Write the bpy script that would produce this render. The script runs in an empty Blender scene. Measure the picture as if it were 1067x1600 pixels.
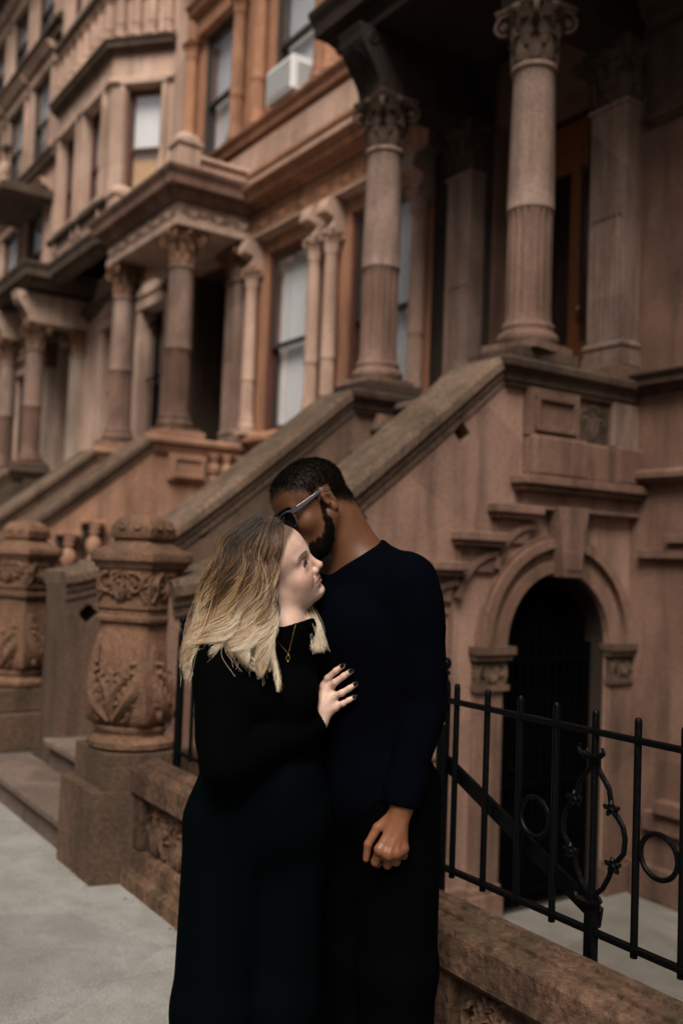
import bpy, bmesh, math, random
import numpy as np
from mathutils import Vector, Matrix
R_ = math.radians
PI = math.pi
sc = bpy.context.scene
COL = sc.collection

# ---------------------------------------------------------------- camera
YAW, PITCH, ROLL = R_(34.33), R_(2.99), R_(2.13)
cam_d = bpy.data.cameras.new('camera')
cam = bpy.data.objects.new('camera', cam_d); COL.objects.link(cam)
_f = Vector((-math.cos(YAW)*math.cos(PITCH), math.sin(YAW)*math.cos(PITCH), math.sin(PITCH)))
_r = _f.cross(Vector((0, 0, 1))).normalized(); _u = _r.cross(_f)
_r2 = _r*math.cos(ROLL) + _u*math.sin(ROLL); _u2 = _u*math.cos(ROLL) - _r*math.sin(ROLL)
m = Matrix((_r2, _u2, -_f)).transposed().to_4x4(); m.translation = Vector((0, 0, 1.5))
cam.matrix_world = m
cam_d.sensor_fit = 'VERTICAL'; cam_d.sensor_height = 36.0; cam_d.lens = 36.0*1500/1600
cam_d.clip_end = 2000; cam_d.clip_start = 0.05
cam_d.dof.use_dof = True; cam_d.dof.focus_distance = 2.33; cam_d.dof.aperture_fstop = 1.85
cam_d.dof.aperture_blades = 9
sc.camera = cam

# ---------------------------------------------------------------- daylight
SUN_EL, SUN_AZ = 53.0, -43.0          # azimuth measured from +X towards +Y, where the light comes from
world = bpy.data.worlds.new('World'); sc.world = world; world.use_nodes = True
wn = world.node_tree.nodes; wl = world.node_tree.links
bg = wn['Background']; sky = wn.new('ShaderNodeTexSky'); sky.sky_type = 'NISHITA'; sky.sun_disc = False
sky.sun_elevation = R_(SUN_EL); sky.sun_rotation = R_(90 - SUN_AZ); sky.dust_density = 10.0; sky.air_density = 1.0; sky.ozone_density = 0.6
hz = wn.new('ShaderNodeHueSaturation'); hz.inputs['Saturation'].default_value = 0.40; wl.new(sky.outputs[0], hz.inputs['Color']); wl.new(hz.outputs[0], bg.inputs[0]); bg.inputs[1].default_value = 0.05
sun_d = bpy.data.lights.new('sun', 'SUN'); sun = bpy.data.objects.new('sun', sun_d); COL.objects.link(sun)
sun_d.energy = 3.8; sun_d.angle = R_(28); sun_d.color = (1.0, 0.93, 0.84)
_ld = Vector((math.cos(R_(SUN_EL))*math.cos(R_(SUN_AZ)), math.cos(R_(SUN_EL))*math.sin(R_(SUN_AZ)), math.sin(R_(SUN_EL))))
sun.rotation_euler = _ld.to_track_quat('Z', 'Y').to_euler()
sc.view_settings.view_transform = 'Standard'; sc.view_settings.look = 'None'
sc.view_settings.exposure = 0.08; sc.view_settings.gamma = 1.0; sc.view_settings.use_curve_mapping = False
sc.render.engine = 'CYCLES'
sc.cycles.use_denoising = True
sc.cycles.max_bounces = 6; sc.cycles.diffuse_bounces = 3; sc.cycles.glossy_bounces = 3; sc.cycles.transparent_max_bounces = 12

# ---------------------------------------------------------------- materials
def mat(name):
    m = bpy.data.materials.new(name); m.use_nodes = True
    nt = m.node_tree; b = nt.nodes['Principled BSDF']
    return m, nt.nodes, nt.links, b

def plain(name, col, rough=0.6, metal=0.0, spec=0.5, bump=0.0, scale=60, var=0.0):
    m, n, l, b = mat(name)
    b.inputs['Base Color'].default_value = (*col, 1); b.inputs['Roughness'].default_value = rough
    b.inputs['Metallic'].default_value = metal; b.inputs['Specular IOR Level'].default_value = spec
    if bump or var:
        tc = n.new('ShaderNodeTexCoord'); no = n.new('ShaderNodeTexNoise'); no.inputs['Scale'].default_value = scale; no.inputs['Detail'].default_value = 5
        l.new(tc.outputs['Object'], no.inputs['Vector'])
        if bump:
            bp = n.new('ShaderNodeBump'); bp.inputs['Strength'].default_value = bump; bp.inputs['Distance'].default_value = 0.01
            l.new(no.outputs['Fac'], bp.inputs['Height']); l.new(bp.outputs[0], b.inputs['Normal'])
        if var:
            hs = n.new('ShaderNodeMixRGB'); hs.inputs[1].default_value = (*[c*(1-var) for c in col], 1); hs.inputs[2].default_value = (*[min(1, c*(1+var)) for c in col], 1)
            l.new(no.outputs['Fac'], hs.inputs[0]); l.new(hs.outputs[0], b.inputs['Base Color'])
    return m

def stone(name, c1, c2, stain=(0.05, 0.035, 0.025), stain_amt=0.5, moss=0.0, bump=0.35, fine=55, seed=0.0, spots=False, band=None, gr=0.34):
    """brownstone: two tones in broad patches, soot streaks running down, grain, optional moss on ledges"""
    m, n, l, b = mat(name)
    tc = n.new('ShaderNodeNewGeometry')
    mp = n.new('ShaderNodeVectorMath'); mp.operation = 'ADD'; mp.inputs[1].default_value = (seed*13.1, seed*7.7, seed*3.3)
    l.new(tc.outputs['Position'], mp.inputs[0])
    def noise(scale, det=4, vec=None, rough=0.55):
        t = n.new('ShaderNodeTexNoise'); t.inputs['Scale'].default_value = scale; t.inputs['Detail'].default_value = det; t.inputs['Roughness'].default_value = rough
        l.new((vec or mp).outputs[0], t.inputs['Vector']); return t
    def ramp(src, a, bb):
        r = n.new('ShaderNodeValToRGB'); r.color_ramp.elements[0].position = a; r.color_ramp.elements[1].position = bb
        l.new(src, r.inputs[0]); return r
    def mix(fac, a, bb, typ='MIX'):
        x = n.new('ShaderNodeMixRGB'); x.blend_type = typ
        for i, v in ((0, fac), (1, a), (2, bb)):
            if hasattr(v, 'is_linked'): l.new(v, x.inputs[i])
            elif isinstance(v, tuple): x.inputs[i].default_value = (*v, 1)
            else: x.inputs[i].default_value = v
        return x
    vo = n.new('ShaderNodeTexVoronoi'); vo.inputs['Scale'].default_value = 1.1; l.new(mp.outputs[0], vo.inputs['Vector'])
    pv = n.new('ShaderNodeMapRange'); pv.inputs['To Min'].default_value = 0.80; pv.inputs['To Max'].default_value = 1.16; l.new(vo.outputs['Color'], pv.inputs['Value'])
    big = noise(1.3, 5); r1 = ramp(big.outputs['Fac'], 0.35, 0.66)
    base = mix(r1.outputs[0], c1, c2)
    st = n.new('ShaderNodeVectorMath'); st.operation = 'MULTIPLY'; st.inputs[1].default_value = (6, 6, 0.7); l.new(mp.outputs[0], st.inputs[0])
    streak = noise(1.0, 6, st, 0.65); r2 = ramp(streak.outputs['Fac'], 0.46, 0.70)
    sm = n.new('ShaderNodeMath'); sm.operation = 'MULTIPLY'; sm.inputs[1].default_value = stain_amt; l.new(r2.outputs[0], sm.inputs[0])
    c3 = mix(sm.outputs[0], base.outputs[0], stain)
    grain = noise(fine, 6, None, 0.7); gm = n.new('ShaderNodeMapRange'); gm.inputs['From Min'].default_value = 0.3; gm.inputs['From Max'].default_value = 0.7
    gm.inputs['To Min'].default_value = 1 - gr; gm.inputs['To Max'].default_value = 1 + gr*0.9; l.new(grain.outputs['Fac'], gm.inputs['Value'])
    c4 = mix(1.0, c3.outputs[0], gm.outputs['Result'], 'MULTIPLY')
    out = mix(1.0, c4.outputs[0], pv.outputs['Result'], 'MULTIPLY')
    if band:
        oc = n.new('ShaderNodeTexCoord'); sz = n.new('ShaderNodeSeparateXYZ'); l.new(oc.outputs['Object'], sz.inputs[0]); rb_ = ramp(sz.outputs['Z'], band - 0.004, band + 0.004)
        tn = mix(rb_.outputs[0], (0.70, 0.62, 0.58), (1.0, 1.0, 1.0)); out = mix(1.0, out.outputs[0], tn.outputs[0], 'MULTIPLY')
    if spots:
        vs_ = n.new('ShaderNodeTexVoronoi'); vs_.inputs['Scale'].default_value = 5.5; l.new(mp.outputs[0], vs_.inputs['Vector']); rs_ = ramp(vs_.outputs['Distance'], 0.07, 0.11)
        out = mix(rs_.outputs[0], (0.20, 0.19, 0.175), out.outputs[0])
        vc = n.new('ShaderNodeTexVoronoi'); vc.feature = 'DISTANCE_TO_EDGE'; vc.inputs['Scale'].default_value = 0.55
        wn_ = noise(4, 5); wm = n.new('ShaderNodeMixRGB'); wm.inputs[0].default_value = 0.12; l.new(mp.outputs[0], wm.inputs[1]); l.new(wn_.outputs['Color'], wm.inputs[2]); l.new(wm.outputs[0], vc.inputs['Vector'])
        rc = ramp(vc.outputs['Distance'], 0.0, 0.0035); out = mix(rc.outputs[0], (0.27, 0.255, 0.235), out.outputs[0])
        dk = noise(3.2, 7, None, 0.7); rd_ = ramp(dk.outputs['Fac'], 0.42, 0.62); dm = mix(rd_.outputs[0], (0.80, 0.79, 0.77), (1.0, 1.0, 1.0)); out = mix(1.0, out.outputs[0], dm.outputs[0], 'MULTIPLY')
    if moss:
        sx = n.new('ShaderNodeSeparateXYZ'); l.new(tc.outputs['Normal'], sx.inputs[0])
        up = ramp(sx.outputs['Z'], 0.3, 0.9); mn = noise(7, 8, None, 0.7); r3 = ramp(mn.outputs['Fac'], 0.45, 0.6)
        mm = n.new('ShaderNodeMath'); mm.operation = 'MULTIPLY'; l.new(up.outputs[0], mm.inputs[0]); l.new(r3.outputs[0], mm.inputs[1])
        m2 = n.new('ShaderNodeMath'); m2.operation = 'MULTIPLY'; m2.inputs[1].default_value = moss; l.new(mm.outputs[0], m2.inputs[0])
        out = mix(m2.outputs[0], out.outputs[0], (0.040, 0.034, 0.016))
    l.new(out.outputs[0], b.inputs['Base Color'])
    b.inputs['Roughness'].default_value = 0.9; b.inputs['Specular IOR Level'].default_value = 0.2
    pit = noise(14, 6, None, 0.6)
    ad = n.new('ShaderNodeMath'); ad.operation = 'ADD'; l.new(grain.outputs['Fac'], ad.inputs[0]); l.new(pit.outputs['Fac'], ad.inputs[1])
    bp = n.new('ShaderNodeBump'); bp.inputs['Strength'].default_value = bump; bp.inputs['Distance'].default_value = 0.012
    l.new(ad.outputs[0], bp.inputs['Height']); l.new(bp.outputs[0], b.inputs['Normal'])
    return m

M = {}
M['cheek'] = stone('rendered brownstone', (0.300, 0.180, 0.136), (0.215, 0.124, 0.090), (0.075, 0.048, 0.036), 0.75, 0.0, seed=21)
M['cheek_dark'] = stone('dark cheek brownstone', (0.150, 0.094, 0.066), (0.085, 0.053, 0.037), (0.035, 0.024, 0.017), 0.7, 0.0, seed=22)  # darker tone for the left cheek wall
M['brown'] = stone('brownstone', (0.215, 0.124, 0.091), (0.125, 0.069, 0.048), (0.045, 0.030, 0.022), 0.75, 0.0, seed=1)
M['brown_dark'] = stone('dark brownstone', (0.085, 0.054, 0.038), (0.048, 0.031, 0.022), (0.016, 0.011, 0.008), 0.7, 0.35, seed=2)  # dark stone tone, also used as painted shade around the sandstone porch
M['porch'] = stone('shade-dark porch stone', (0.034, 0.022, 0.016), (0.020, 0.013, 0.010), (0.012, 0.009, 0.007), 0.7, 0.0, seed=16)  # near-black tone puts deep porch shade into the stone colour
M['column'] = stone('column brownstone', (0.290, 0.200, 0.165), (0.190, 0.118, 0.088), (0.055, 0.037, 0.028), 0.7, 0.0, bump=0.25, seed=3, band=0.94)
M['pier'] = stone('pier brownstone', (0.250, 0.170, 0.138), (0.165, 0.102, 0.076), (0.05, 0.034, 0.026), 0.7, 0.0, bump=0.25, seed=23)
M['newel'] = stone('carved newel brownstone', (0.235, 0.122, 0.074), (0.120, 0.066, 0.041), (0.04, 0.026, 0.018), 0.65, 0.5, bump=0.7, seed=4, gr=0.45)
M['base'] = stone('grimy base stone', (0.125, 0.076, 0.050), (0.072, 0.045, 0.030), (0.03, 0.022, 0.014), 0.7, 0.5, bump=0.6, seed=17, gr=0.5)
M['orange'] = stone('warm sandstone', (0.440, 0.220, 0.130), (0.300, 0.150, 0.088), (0.10, 0.058, 0.038), 0.6, 0.0, seed=5)
M['orange_pale'] = stone('faded sandstone', (0.400, 0.225, 0.150), (0.290, 0.155, 0.100), (0.11, 0.066, 0.045), 0.6, 0.0, seed=18)
M['pale'] = stone('pale pinkish stone', (0.520, 0.350, 0.270), (0.420, 0.270, 0.205), (0.2, 0.12, 0.085), 0.5, 0.0, seed=6)
M['beige'] = stone('pinkish brownstone', (0.540, 0.375, 0.295), (0.410, 0.275, 0.210), (0.16, 0.105, 0.078), 0.55, 0.0, seed=7)
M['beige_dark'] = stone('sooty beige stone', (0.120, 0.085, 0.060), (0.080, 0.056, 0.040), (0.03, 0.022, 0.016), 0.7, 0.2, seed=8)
M['grey_stone'] = stone('pale grey stone', (0.420, 0.325, 0.265), (0.330, 0.250, 0.200), (0.12, 0.09, 0.07), 0.6, 0.0, seed=9)
M['coping'] = stone('worn coping stone', (0.170, 0.112, 0.080), (0.105, 0.068, 0.048), (0.045, 0.033, 0.022), 0.6, 0.55, fine=42, bump=0.8, seed=10, gr=0.6)
M['wall_low'] = stone('low wall brownstone', (0.190, 0.104, 0.064), (0.095, 0.053, 0.034), (0.022, 0.015, 0.010), 0.9, 0.55, fine=38, bump=0.9, seed=11, gr=0.7)
M['step'] = stone('worn step stone', (0.165, 0.120, 0.096), (0.110, 0.078, 0.062), (0.055, 0.038, 0.028), 0.5, 0.15, bump=0.35, seed=12)
M['slab'] = stone('concrete paving', (0.315, 0.306, 0.286), (0.240, 0.232, 0.215), (0.20, 0.185, 0.165), 0.45, 0.0, fine=120, bump=0.35, seed=13, spots=True)
M['area'] = stone('areaway concrete', (0.165, 0.150, 0.130), (0.110, 0.098, 0.084), (0.09, 0.08, 0.07), 0.6, 0.0, fine=90, bump=0.3, seed=14)
M['asphalt'] = stone('asphalt', (0.055, 0.055, 0.055), (0.045, 0.045, 0.045), (0.03, 0.03, 0.03), 0.3, 0.0, fine=150, seed=15)
M['earth'] = plain('joint grit', (0.045, 0.037, 0.03), 1.0)
M['iron'] = plain('black painted iron', (0.0016, 0.0018, 0.0021), 0.42, 0.0, 0.10, 0.3, 90)
M['gate'] = plain('black gate iron', (0.0010, 0.0010, 0.0012), 0.8, 0.0, 0.02, 0.1, 40)
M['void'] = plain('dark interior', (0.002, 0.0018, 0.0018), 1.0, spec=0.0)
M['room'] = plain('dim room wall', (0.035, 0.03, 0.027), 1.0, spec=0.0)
M['wood'] = plain('varnished door wood', (0.22, 0.075, 0.025), 0.4, bump=0.1, scale=25, var=0.35)
M['sash'] = plain('dark window sash', (0.035, 0.025, 0.022), 0.5)
M['sash_red'] = plain('oxblood window frame', (0.09, 0.03, 0.022), 0.5, var=0.2, scale=5)
M['blind'] = plain('sky-bright roller blind', (0.86, 0.85, 0.83), 0.9, var=0.05, scale=2)  # blind kept near white, standing in for sky reflected in the glass
M['curtain'] = plain('sky-bright net curtain', (0.82, 0.81, 0.78), 0.95, bump=0.3, scale=12, var=0.08)  # curtain whose paleness doubles for sky reflection on the parlour panes
M['warm'] = plain('amber blind', (0.62, 0.36, 0.16), 0.9, var=0.15, scale=3)
M['white'] = plain('white enamel', (0.78, 0.78, 0.77), 0.4)
M['grille'] = plain('grey louvre plastic', (0.55, 0.55, 0.55), 0.5)
def glass_mat(name, refl):
    m, n, l, b = mat(name)
    out = [x for x in n if x.type == 'OUTPUT_MATERIAL'][0]
    tr = n.new('ShaderNodeBsdfTransparent'); tr.inputs[0].default_value = (0.97, 0.97, 0.98, 1)
    gl = n.new('ShaderNodeBsdfGlossy'); gl.inputs['Roughness'].default_value = 0.03; gl.inputs['Color'].default_value = (0.95, 0.97, 1.0, 1)
    tc = n.new('ShaderNodeTexCoord'); no = n.new('ShaderNodeTexNoise'); no.inputs['Scale'].default_value = 1.6; bp = n.new('ShaderNodeBump'); bp.inputs['Strength'].default_value = 0.06
    l.new(tc.outputs['Object'], no.inputs['Vector']); l.new(no.outputs['Fac'], bp.inputs['Height']); l.new(bp.outputs[0], gl.inputs['Normal'])
    lw = n.new('ShaderNodeLayerWeight'); lw.inputs['Blend'].default_value = 0.5; fr = n.new('ShaderNodeMath'); fr.operation = 'POWER'; fr.inputs[1].default_value = 4.0; l.new(lw.outputs['Facing'], fr.inputs[0])
    mr = n.new('ShaderNodeMapRange'); mr.inputs['From Max'].default_value = 1.0; mr.inputs['To Min'].default_value = refl; mr.inputs['To Max'].default_value = 1.0; l.new(fr.outputs[0], mr.inputs['Value'])
    mx = n.new('ShaderNodeMixShader'); l.new(mr.outputs['Result'], mx.inputs[0]); l.new(tr.outputs[0], mx.inputs[1]); l.new(gl.outputs[0], mx.inputs[2]); l.new(mx.outputs[0], out.inputs[0])
    return m
M['glass'] = glass_mat('window glass', 0.10)

# ---------------------------------------------------------------- object helpers
def tag(o, label=None, cat=None, group=None, kind=None):
    for k, v in (('label', label), ('category', cat), ('group', group), ('kind', kind)):
        if v: o[k] = v
    return o
def empty(name, loc, label, cat, group=None, rotz=0.0):
    o = bpy.data.objects.new(name, None); COL.objects.link(o); o.location = loc; o.rotation_euler = (0, 0, rotz); o.empty_display_size = 0.2
    return tag(o, label, cat, group)
def link(name, me, parent=None):
    o = bpy.data.objects.new(name, me); COL.objects.link(o)
    if parent is not None:
        o.parent = parent
    return o
def wpos(o):
    p = Vector((0, 0, 0))
    while o is not None:
        p = p + o.location; o = o.parent
    return p

class MB:
    """collects geometry in world coordinates and links it as one mesh object (origin at its parent's origin)"""
    def __init__(s): s.v = []; s.f = []
    def add(s, vs, fs):
        k = len(s.v); s.v += [tuple(v) for v in vs]; s.f += [tuple(i + k for i in f) for f in fs]; return s
    def box(s, x0, x1, y0, y1, z0, z1):
        x0, x1 = min(x0, x1), max(x0, x1); y0, y1 = min(y0, y1), max(y0, y1); z0, z1 = min(z0, z1), max(z0, z1)
        v = [(x0, y0, z0), (x1, y0, z0), (x1, y1, z0), (x0, y1, z0), (x0, y0, z1), (x1, y0, z1), (x1, y1, z1), (x0, y1, z1)]
        return s.add(v, [(0, 3, 2, 1), (4, 5, 6, 7), (0, 1, 5, 4), (1, 2, 6, 5), (2, 3, 7, 6), (3, 0, 4, 7)])
    def prism(s, poly, axis, a, b):
        """poly of 2D points extruded along axis: 'x' poly=(y,z); 'y' poly=(x,z); 'z' poly=(x,y)"""
        n = len(poly)
        def P(p, t): return {'x': (t, p[0], p[1]), 'y': (p[0], t, p[1]), 'z': (p[0], p[1], t)}[axis]
        v = [P(p, a) for p in poly] + [P(p, b) for p in poly]
        f = [tuple(range(n)), tuple(range(2*n - 1, n - 1, -1))] + [(i, n + i, n + (i + 1) % n, (i + 1) % n) for i in range(n)]
        return s.add(v, f)
    def lathe(s, prof, c, seg=32, mod=None, sq=0.0, rot=0.0, arc=None):
        """prof [(r,z)] about vertical axis at c=(x,y); mod(r,z,ang)->r; sq blends to a square plan"""
        k = []
        for (r, z) in prof:
            for i in range(seg):
                a = 2*PI*i/seg
                rr = r
                if sq:
                    q = 1.0/max(abs(math.cos(a)), abs(math.sin(a))); rr = r*((1 - sq) + sq*min(q, 1.36))
                if mod: rr = mod(rr, z, a)
                k.append((c[0] + rr*math.cos(a + rot), c[1] + rr*math.sin(a + rot), z))
        f = []
        for j in range(len(prof) - 1):
            for i in range(seg):
                i2 = (i + 1) % seg
                f.append((j*seg + i, j*seg + i2, (j + 1)*seg + i2, (j + 1)*seg + i))
        f.append(tuple(range(seg - 1, -1, -1))); f.append(tuple((len(prof) - 1)*seg + i for i in range(seg)))
        return s.add(k, f)
    def tube(s, pts, rad, seg=8, cap=True):
        P = [Vector(p) for p in pts]; n = len(P)
        rad = rad if hasattr(rad, '__len__') else [rad]*n
        vs = []; up = None
        for i in range(n):
            t = (P[min(i + 1, n - 1)] - P[max(i - 1, 0)]).normalized()
            if up is None:
                up = t.orthogonal().normalized()
            up = (up - t*up.dot(t)); up = up.normalized() if up.length > 1e-6 else t.orthogonal().normalized()
            w = t.cross(up)
            for k in range(seg):
                a = 2*PI*k/seg; vs.append(P[i] + (up*math.cos(a) + w*math.sin(a))*rad[i])
        fs = []
        for i in range(n - 1):
            for k in range(seg):
                k2 = (k + 1) % seg; fs.append((i*seg + k, i*seg + k2, (i + 1)*seg + k2, (i + 1)*seg + k))
        if cap: fs += [tuple(range(seg - 1, -1, -1)), tuple((n - 1)*seg + k for k in range(seg))]
        return s.add(vs, fs)
    def ball(s, c, r, seg=12, rings=8, sc=(1, 1, 1)):
        vs = [(c[0], c[1], c[2] - r*sc[2])]
        for j in range(1, rings):
            p = -PI/2 + PI*j/rings
            for i in range(seg):
                a = 2*PI*i/seg; vs.append((c[0] + r*sc[0]*math.cos(p)*math.cos(a), c[1] + r*sc[1]*math.cos(p)*math.sin(a), c[2] + r*sc[2]*math.sin(p)))
        vs.append((c[0], c[1], c[2] + r*sc[2])); f = []
        for i in range(seg): f.append((0, 1 + (i + 1) % seg, 1 + i)); f.append((len(vs) - 1, len(vs) - 1 - seg + i, len(vs) - 1 - seg + (i + 1) % seg))
        for j in range(rings - 2):
            for i in range(seg):
                a = 1 + j*seg; f.append((a + i, a + (i + 1) % seg, a + seg + (i + 1) % seg, a + seg + i))
        return s.add(vs, f)
    def moulding(s, path, prof, closed=False):
        """sweep a profile [(out, z)] along a horizontal path; 'out' points to the right of travel; mitred"""
        P = [Vector((p[0], p[1])) for p in path]; n = len(P); m = len(prof); vs = []
        for i in range(n):
            a = (P[i] - P[i - 1]) if (i > 0 or closed) else (P[1] - P[0]); b = (P[(i + 1) % n] - P[i]) if (i < n - 1 or closed) else a
            if i == 0 and not closed: a = b
            a.normalize(); b.normalize()
            na = Vector((a.y, -a.x)); nb = Vector((b.y, -b.x)); nn = na + nb; nn = nn/ max(nn.dot(na), 0.2)
            for (o, z) in prof: vs.append((P[i].x + nn.x*o, P[i].y + nn.y*o, z))
        fs = []; cnt = n if closed else n - 1
        for i in range(cnt):
            i2 = (i + 1) % n
            for k in range(m):
                k2 = (k + 1) % m; fs.append((i*m + k, i2*m + k, i2*m + k2, i*m + k2))
        if not closed: fs += [tuple(range(m)), tuple((n - 1)*m + k for k in range(m - 1, -1, -1))]
        return s.add(vs, fs)
    def build(s, name, material, parent=None, smooth=False, bevel=0.0, auto=None):
        me = bpy.data.meshes.new(name)
        o0 = wpos(parent) if parent is not None else Vector((0, 0, 0))
        me.from_pydata([(v[0] - o0.x, v[1] - o0.y, v[2] - o0.z) for v in s.v], [], s.f); me.update()
        bm = bmesh.new(); bm.from_mesh(me); bmesh.ops.recalc_face_normals(bm, faces=bm.faces); bm.to_mesh(me); bm.free()
        me.materials.append(material)
        if smooth:
            me.polygons.foreach_set('use_smooth', [True]*len(me.polygons))
            me.set_sharp_from_angle(angle=R_(auto or 40))
        o = link(name, me, parent)
        if bevel:
            b = o.modifiers.new('bevel', 'BEVEL'); b.width = bevel; b.segments = 2; b.limit_method = 'ANGLE'; b.angle_limit = R_(40); b.harden_normals = False
        return o

def wall_open(mb, x0, x1, z0, z1, y0, y1, opens):
    """wall slab y0..y1 with rectangular openings [(xa,xb,za,zb)], one closed skin"""
    xs = sorted(set([x0, x1] + [a for o in opens for a in o[:2] if x0 < a < x1])); zs = sorted(set([z0, z1] + [a for o in opens for a in o[2:] if z0 < a < z1]))
    def solid(i, j):
        if i < 0 or j < 0 or i >= len(xs) - 1 or j >= len(zs) - 1: return False
        cx, cz = (xs[i] + xs[i + 1])/2, (zs[j] + zs[j + 1])/2
        return not any(a < cx < b and c < cz < d for a, b, c, d in opens)
    for i in range(len(xs) - 1):
        for j in range(len(zs) - 1):
            if not solid(i, j): continue
            a, b, c, d = xs[i], xs[i + 1], zs[j], zs[j + 1]
            mb.add([(a, y0, c), (b, y0, c), (b, y0, d), (a, y0, d)], [(0, 1, 2, 3)]); mb.add([(a, y1, c), (b, y1, c), (b, y1, d), (a, y1, d)], [(3, 2, 1, 0)])
            if not solid(i - 1, j): mb.add([(a, y0, c), (a, y1, c), (a, y1, d), (a, y0, d)], [(3, 2, 1, 0)])
            if not solid(i + 1, j): mb.add([(b, y0, c), (b, y1, c), (b, y1, d), (b, y0, d)], [(0, 1, 2, 3)])
            if not solid(i, j - 1): mb.add([(a, y0, c), (b, y0, c), (b, y1, c), (a, y1, c)], [(3, 2, 1, 0)])
            if not solid(i, j + 1): mb.add([(a, y0, d), (b, y0, d), (b, y1, d), (a, y1, d)], [(0, 1, 2, 3)])
    return mb

# carved relief ------------------------------------------------------------
def stroke(mb, uv, rad, place, hs=1.0):
    n = len(uv); vs = []; pr = ((-1, -0.15), (-0.75, 0.6), (0, 1), (0.75, 0.6), (1, -0.15))
    for i in range(n):
        a = uv[max(i - 1, 0)]; b = uv[min(i + 1, n - 1)]; tx, ty = b[0] - a[0], b[1] - a[1]; L = math.hypot(tx, ty) or 1; nx, ny = -ty/L, tx/L
        for (o, h) in pr: vs.append(place(uv[i][0] + nx*o*rad[i], uv[i][1] + ny*o*rad[i], h*rad[i]*hs))
    fs = [(i*5 + k, (i + 1)*5 + k, (i + 1)*5 + k + 1, i*5 + k + 1) for i in range(n - 1) for k in range(4)]
    mb.add(vs, fs)
def spiral(c, R, a0, turns, sgn, n=22, r1=0.16):
    return [(c[0] + R*(1 - (1 - r1)*i/(n - 1))*math.cos(a0 + sgn*2*PI*turns*i/(n - 1)), c[1] + R*(1 - (1 - r1)*i/(n - 1))*math.sin(a0 + sgn*2*PI*turns*i/(n - 1))) for i in range(n)]
def leaf(mb, a, b, w, place, hs=1.0, bend=0.0):
    n = 7; uv = []; rad = []
    dx, dy = b[0] - a[0], b[1] - a[1]
    for i in range(n):
        t = i/(n - 1); s_ = math.sin(PI*t)*bend
        uv.append((a[0] + dx*t - dy*s_, a[1] + dy*t + dx*s_)); rad.append(w*(0.25 + 0.75*math.sin(PI*min(1, t*0.85 + 0.12))))
    stroke(mb, uv, rad, place, hs)
def lobed(mb, a, b, w, place, hs=1.0, bend=0.0, n=4):
    leaf(mb, a, b, w*0.55, place, hs, bend)
    dx, dy = b[0] - a[0], b[1] - a[1]; L = math.hypot(dx, dy)
    for k in range(n):
        t = 0.2 + 0.68*k/max(1, n - 1); s_ = math.sin(PI*t)*bend; c = (a[0] + dx*t - dy*s_, a[1] + dy*t + dx*s_); q = L*0.30*(1 - 0.45*t)
        for sg in (1, -1):
            e = (c[0] + (dx*0.75 - sg*dy*0.8)/L*q, c[1] + (dy*0.75 + sg*dx*0.8)/L*q)
            leaf(mb, c, e, w*0.36*(1 - 0.3*t), place, hs*1.1, -sg*0.2)
def acanthus(mb, W, H, place, rng, hs=0.9, n=None):
    """symmetric leaf scrolls filling W x H (u centred, v from 0)"""
    n = n or max(1, round(W/(2*H)))
    cell = W/(2*n)
    for c in range(n):
        for sg in (1, -1):
            u0 = -W/2 + cell*(2*c + 1)
            Rr = min(cell, H)*0.36
            ctr = (u0 + sg*cell*0.50, H*0.55)
            sp = spiral(ctr, Rr, PI/2 if sg > 0 else PI/2, 1.15, -sg, 20)
            stroke(mb, sp, [Rr*(0.26 - 0.10*i/19) for i in range(20)], place, hs)
            mb.ball(place(ctr[0], ctr[1], Rr*0.1), Rr*0.26, 8, 5)
            leaf(mb, (u0 + sg*cell*0.04, H*0.04), (ctr[0] - sg*Rr*0.9, ctr[1] + Rr*0.6), Rr*0.3, place, hs, -sg*0.18)
            for k in range(8):
                a = rng.uniform(0, 2*PI); q = (ctr[0] + Rr*1.02*math.cos(a), ctr[1] + Rr*1.02*math.sin(a))
                e = (ctr[0] + Rr*rng.uniform(1.35, 1.7)*math.cos(a + 0.35*sg), ctr[1] + Rr*rng.uniform(1.3, 1.6)*math.sin(a + 0.35*sg))
                e = (max(u0 - cell*0.97 if sg < 0 else u0 + cell*0.03, min(u0 + cell*0.97 if sg > 0 else u0 - cell*0.03, e[0])), max(H*0.04, min(H*0.96, e[1])))
                leaf(mb, q, e, Rr*0.2, place, hs, 0.15*sg)
            for k in range(3):
                mb.ball(place(u0 + sg*cell*(0.1 + 0.12*k), H*(0.86 - 0.07*k), Rr*0.12), Rr*0.19, 7, 5)
        leaf(mb, (-W/2 + cell*(2*c + 1), H*0.03), (-W/2 + cell*(2*c + 1), H*0.62), min(cell, H)*0.13, place, hs)
rng = random.Random(7)
YF = 5.30                                   # facade plane of the row
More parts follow.
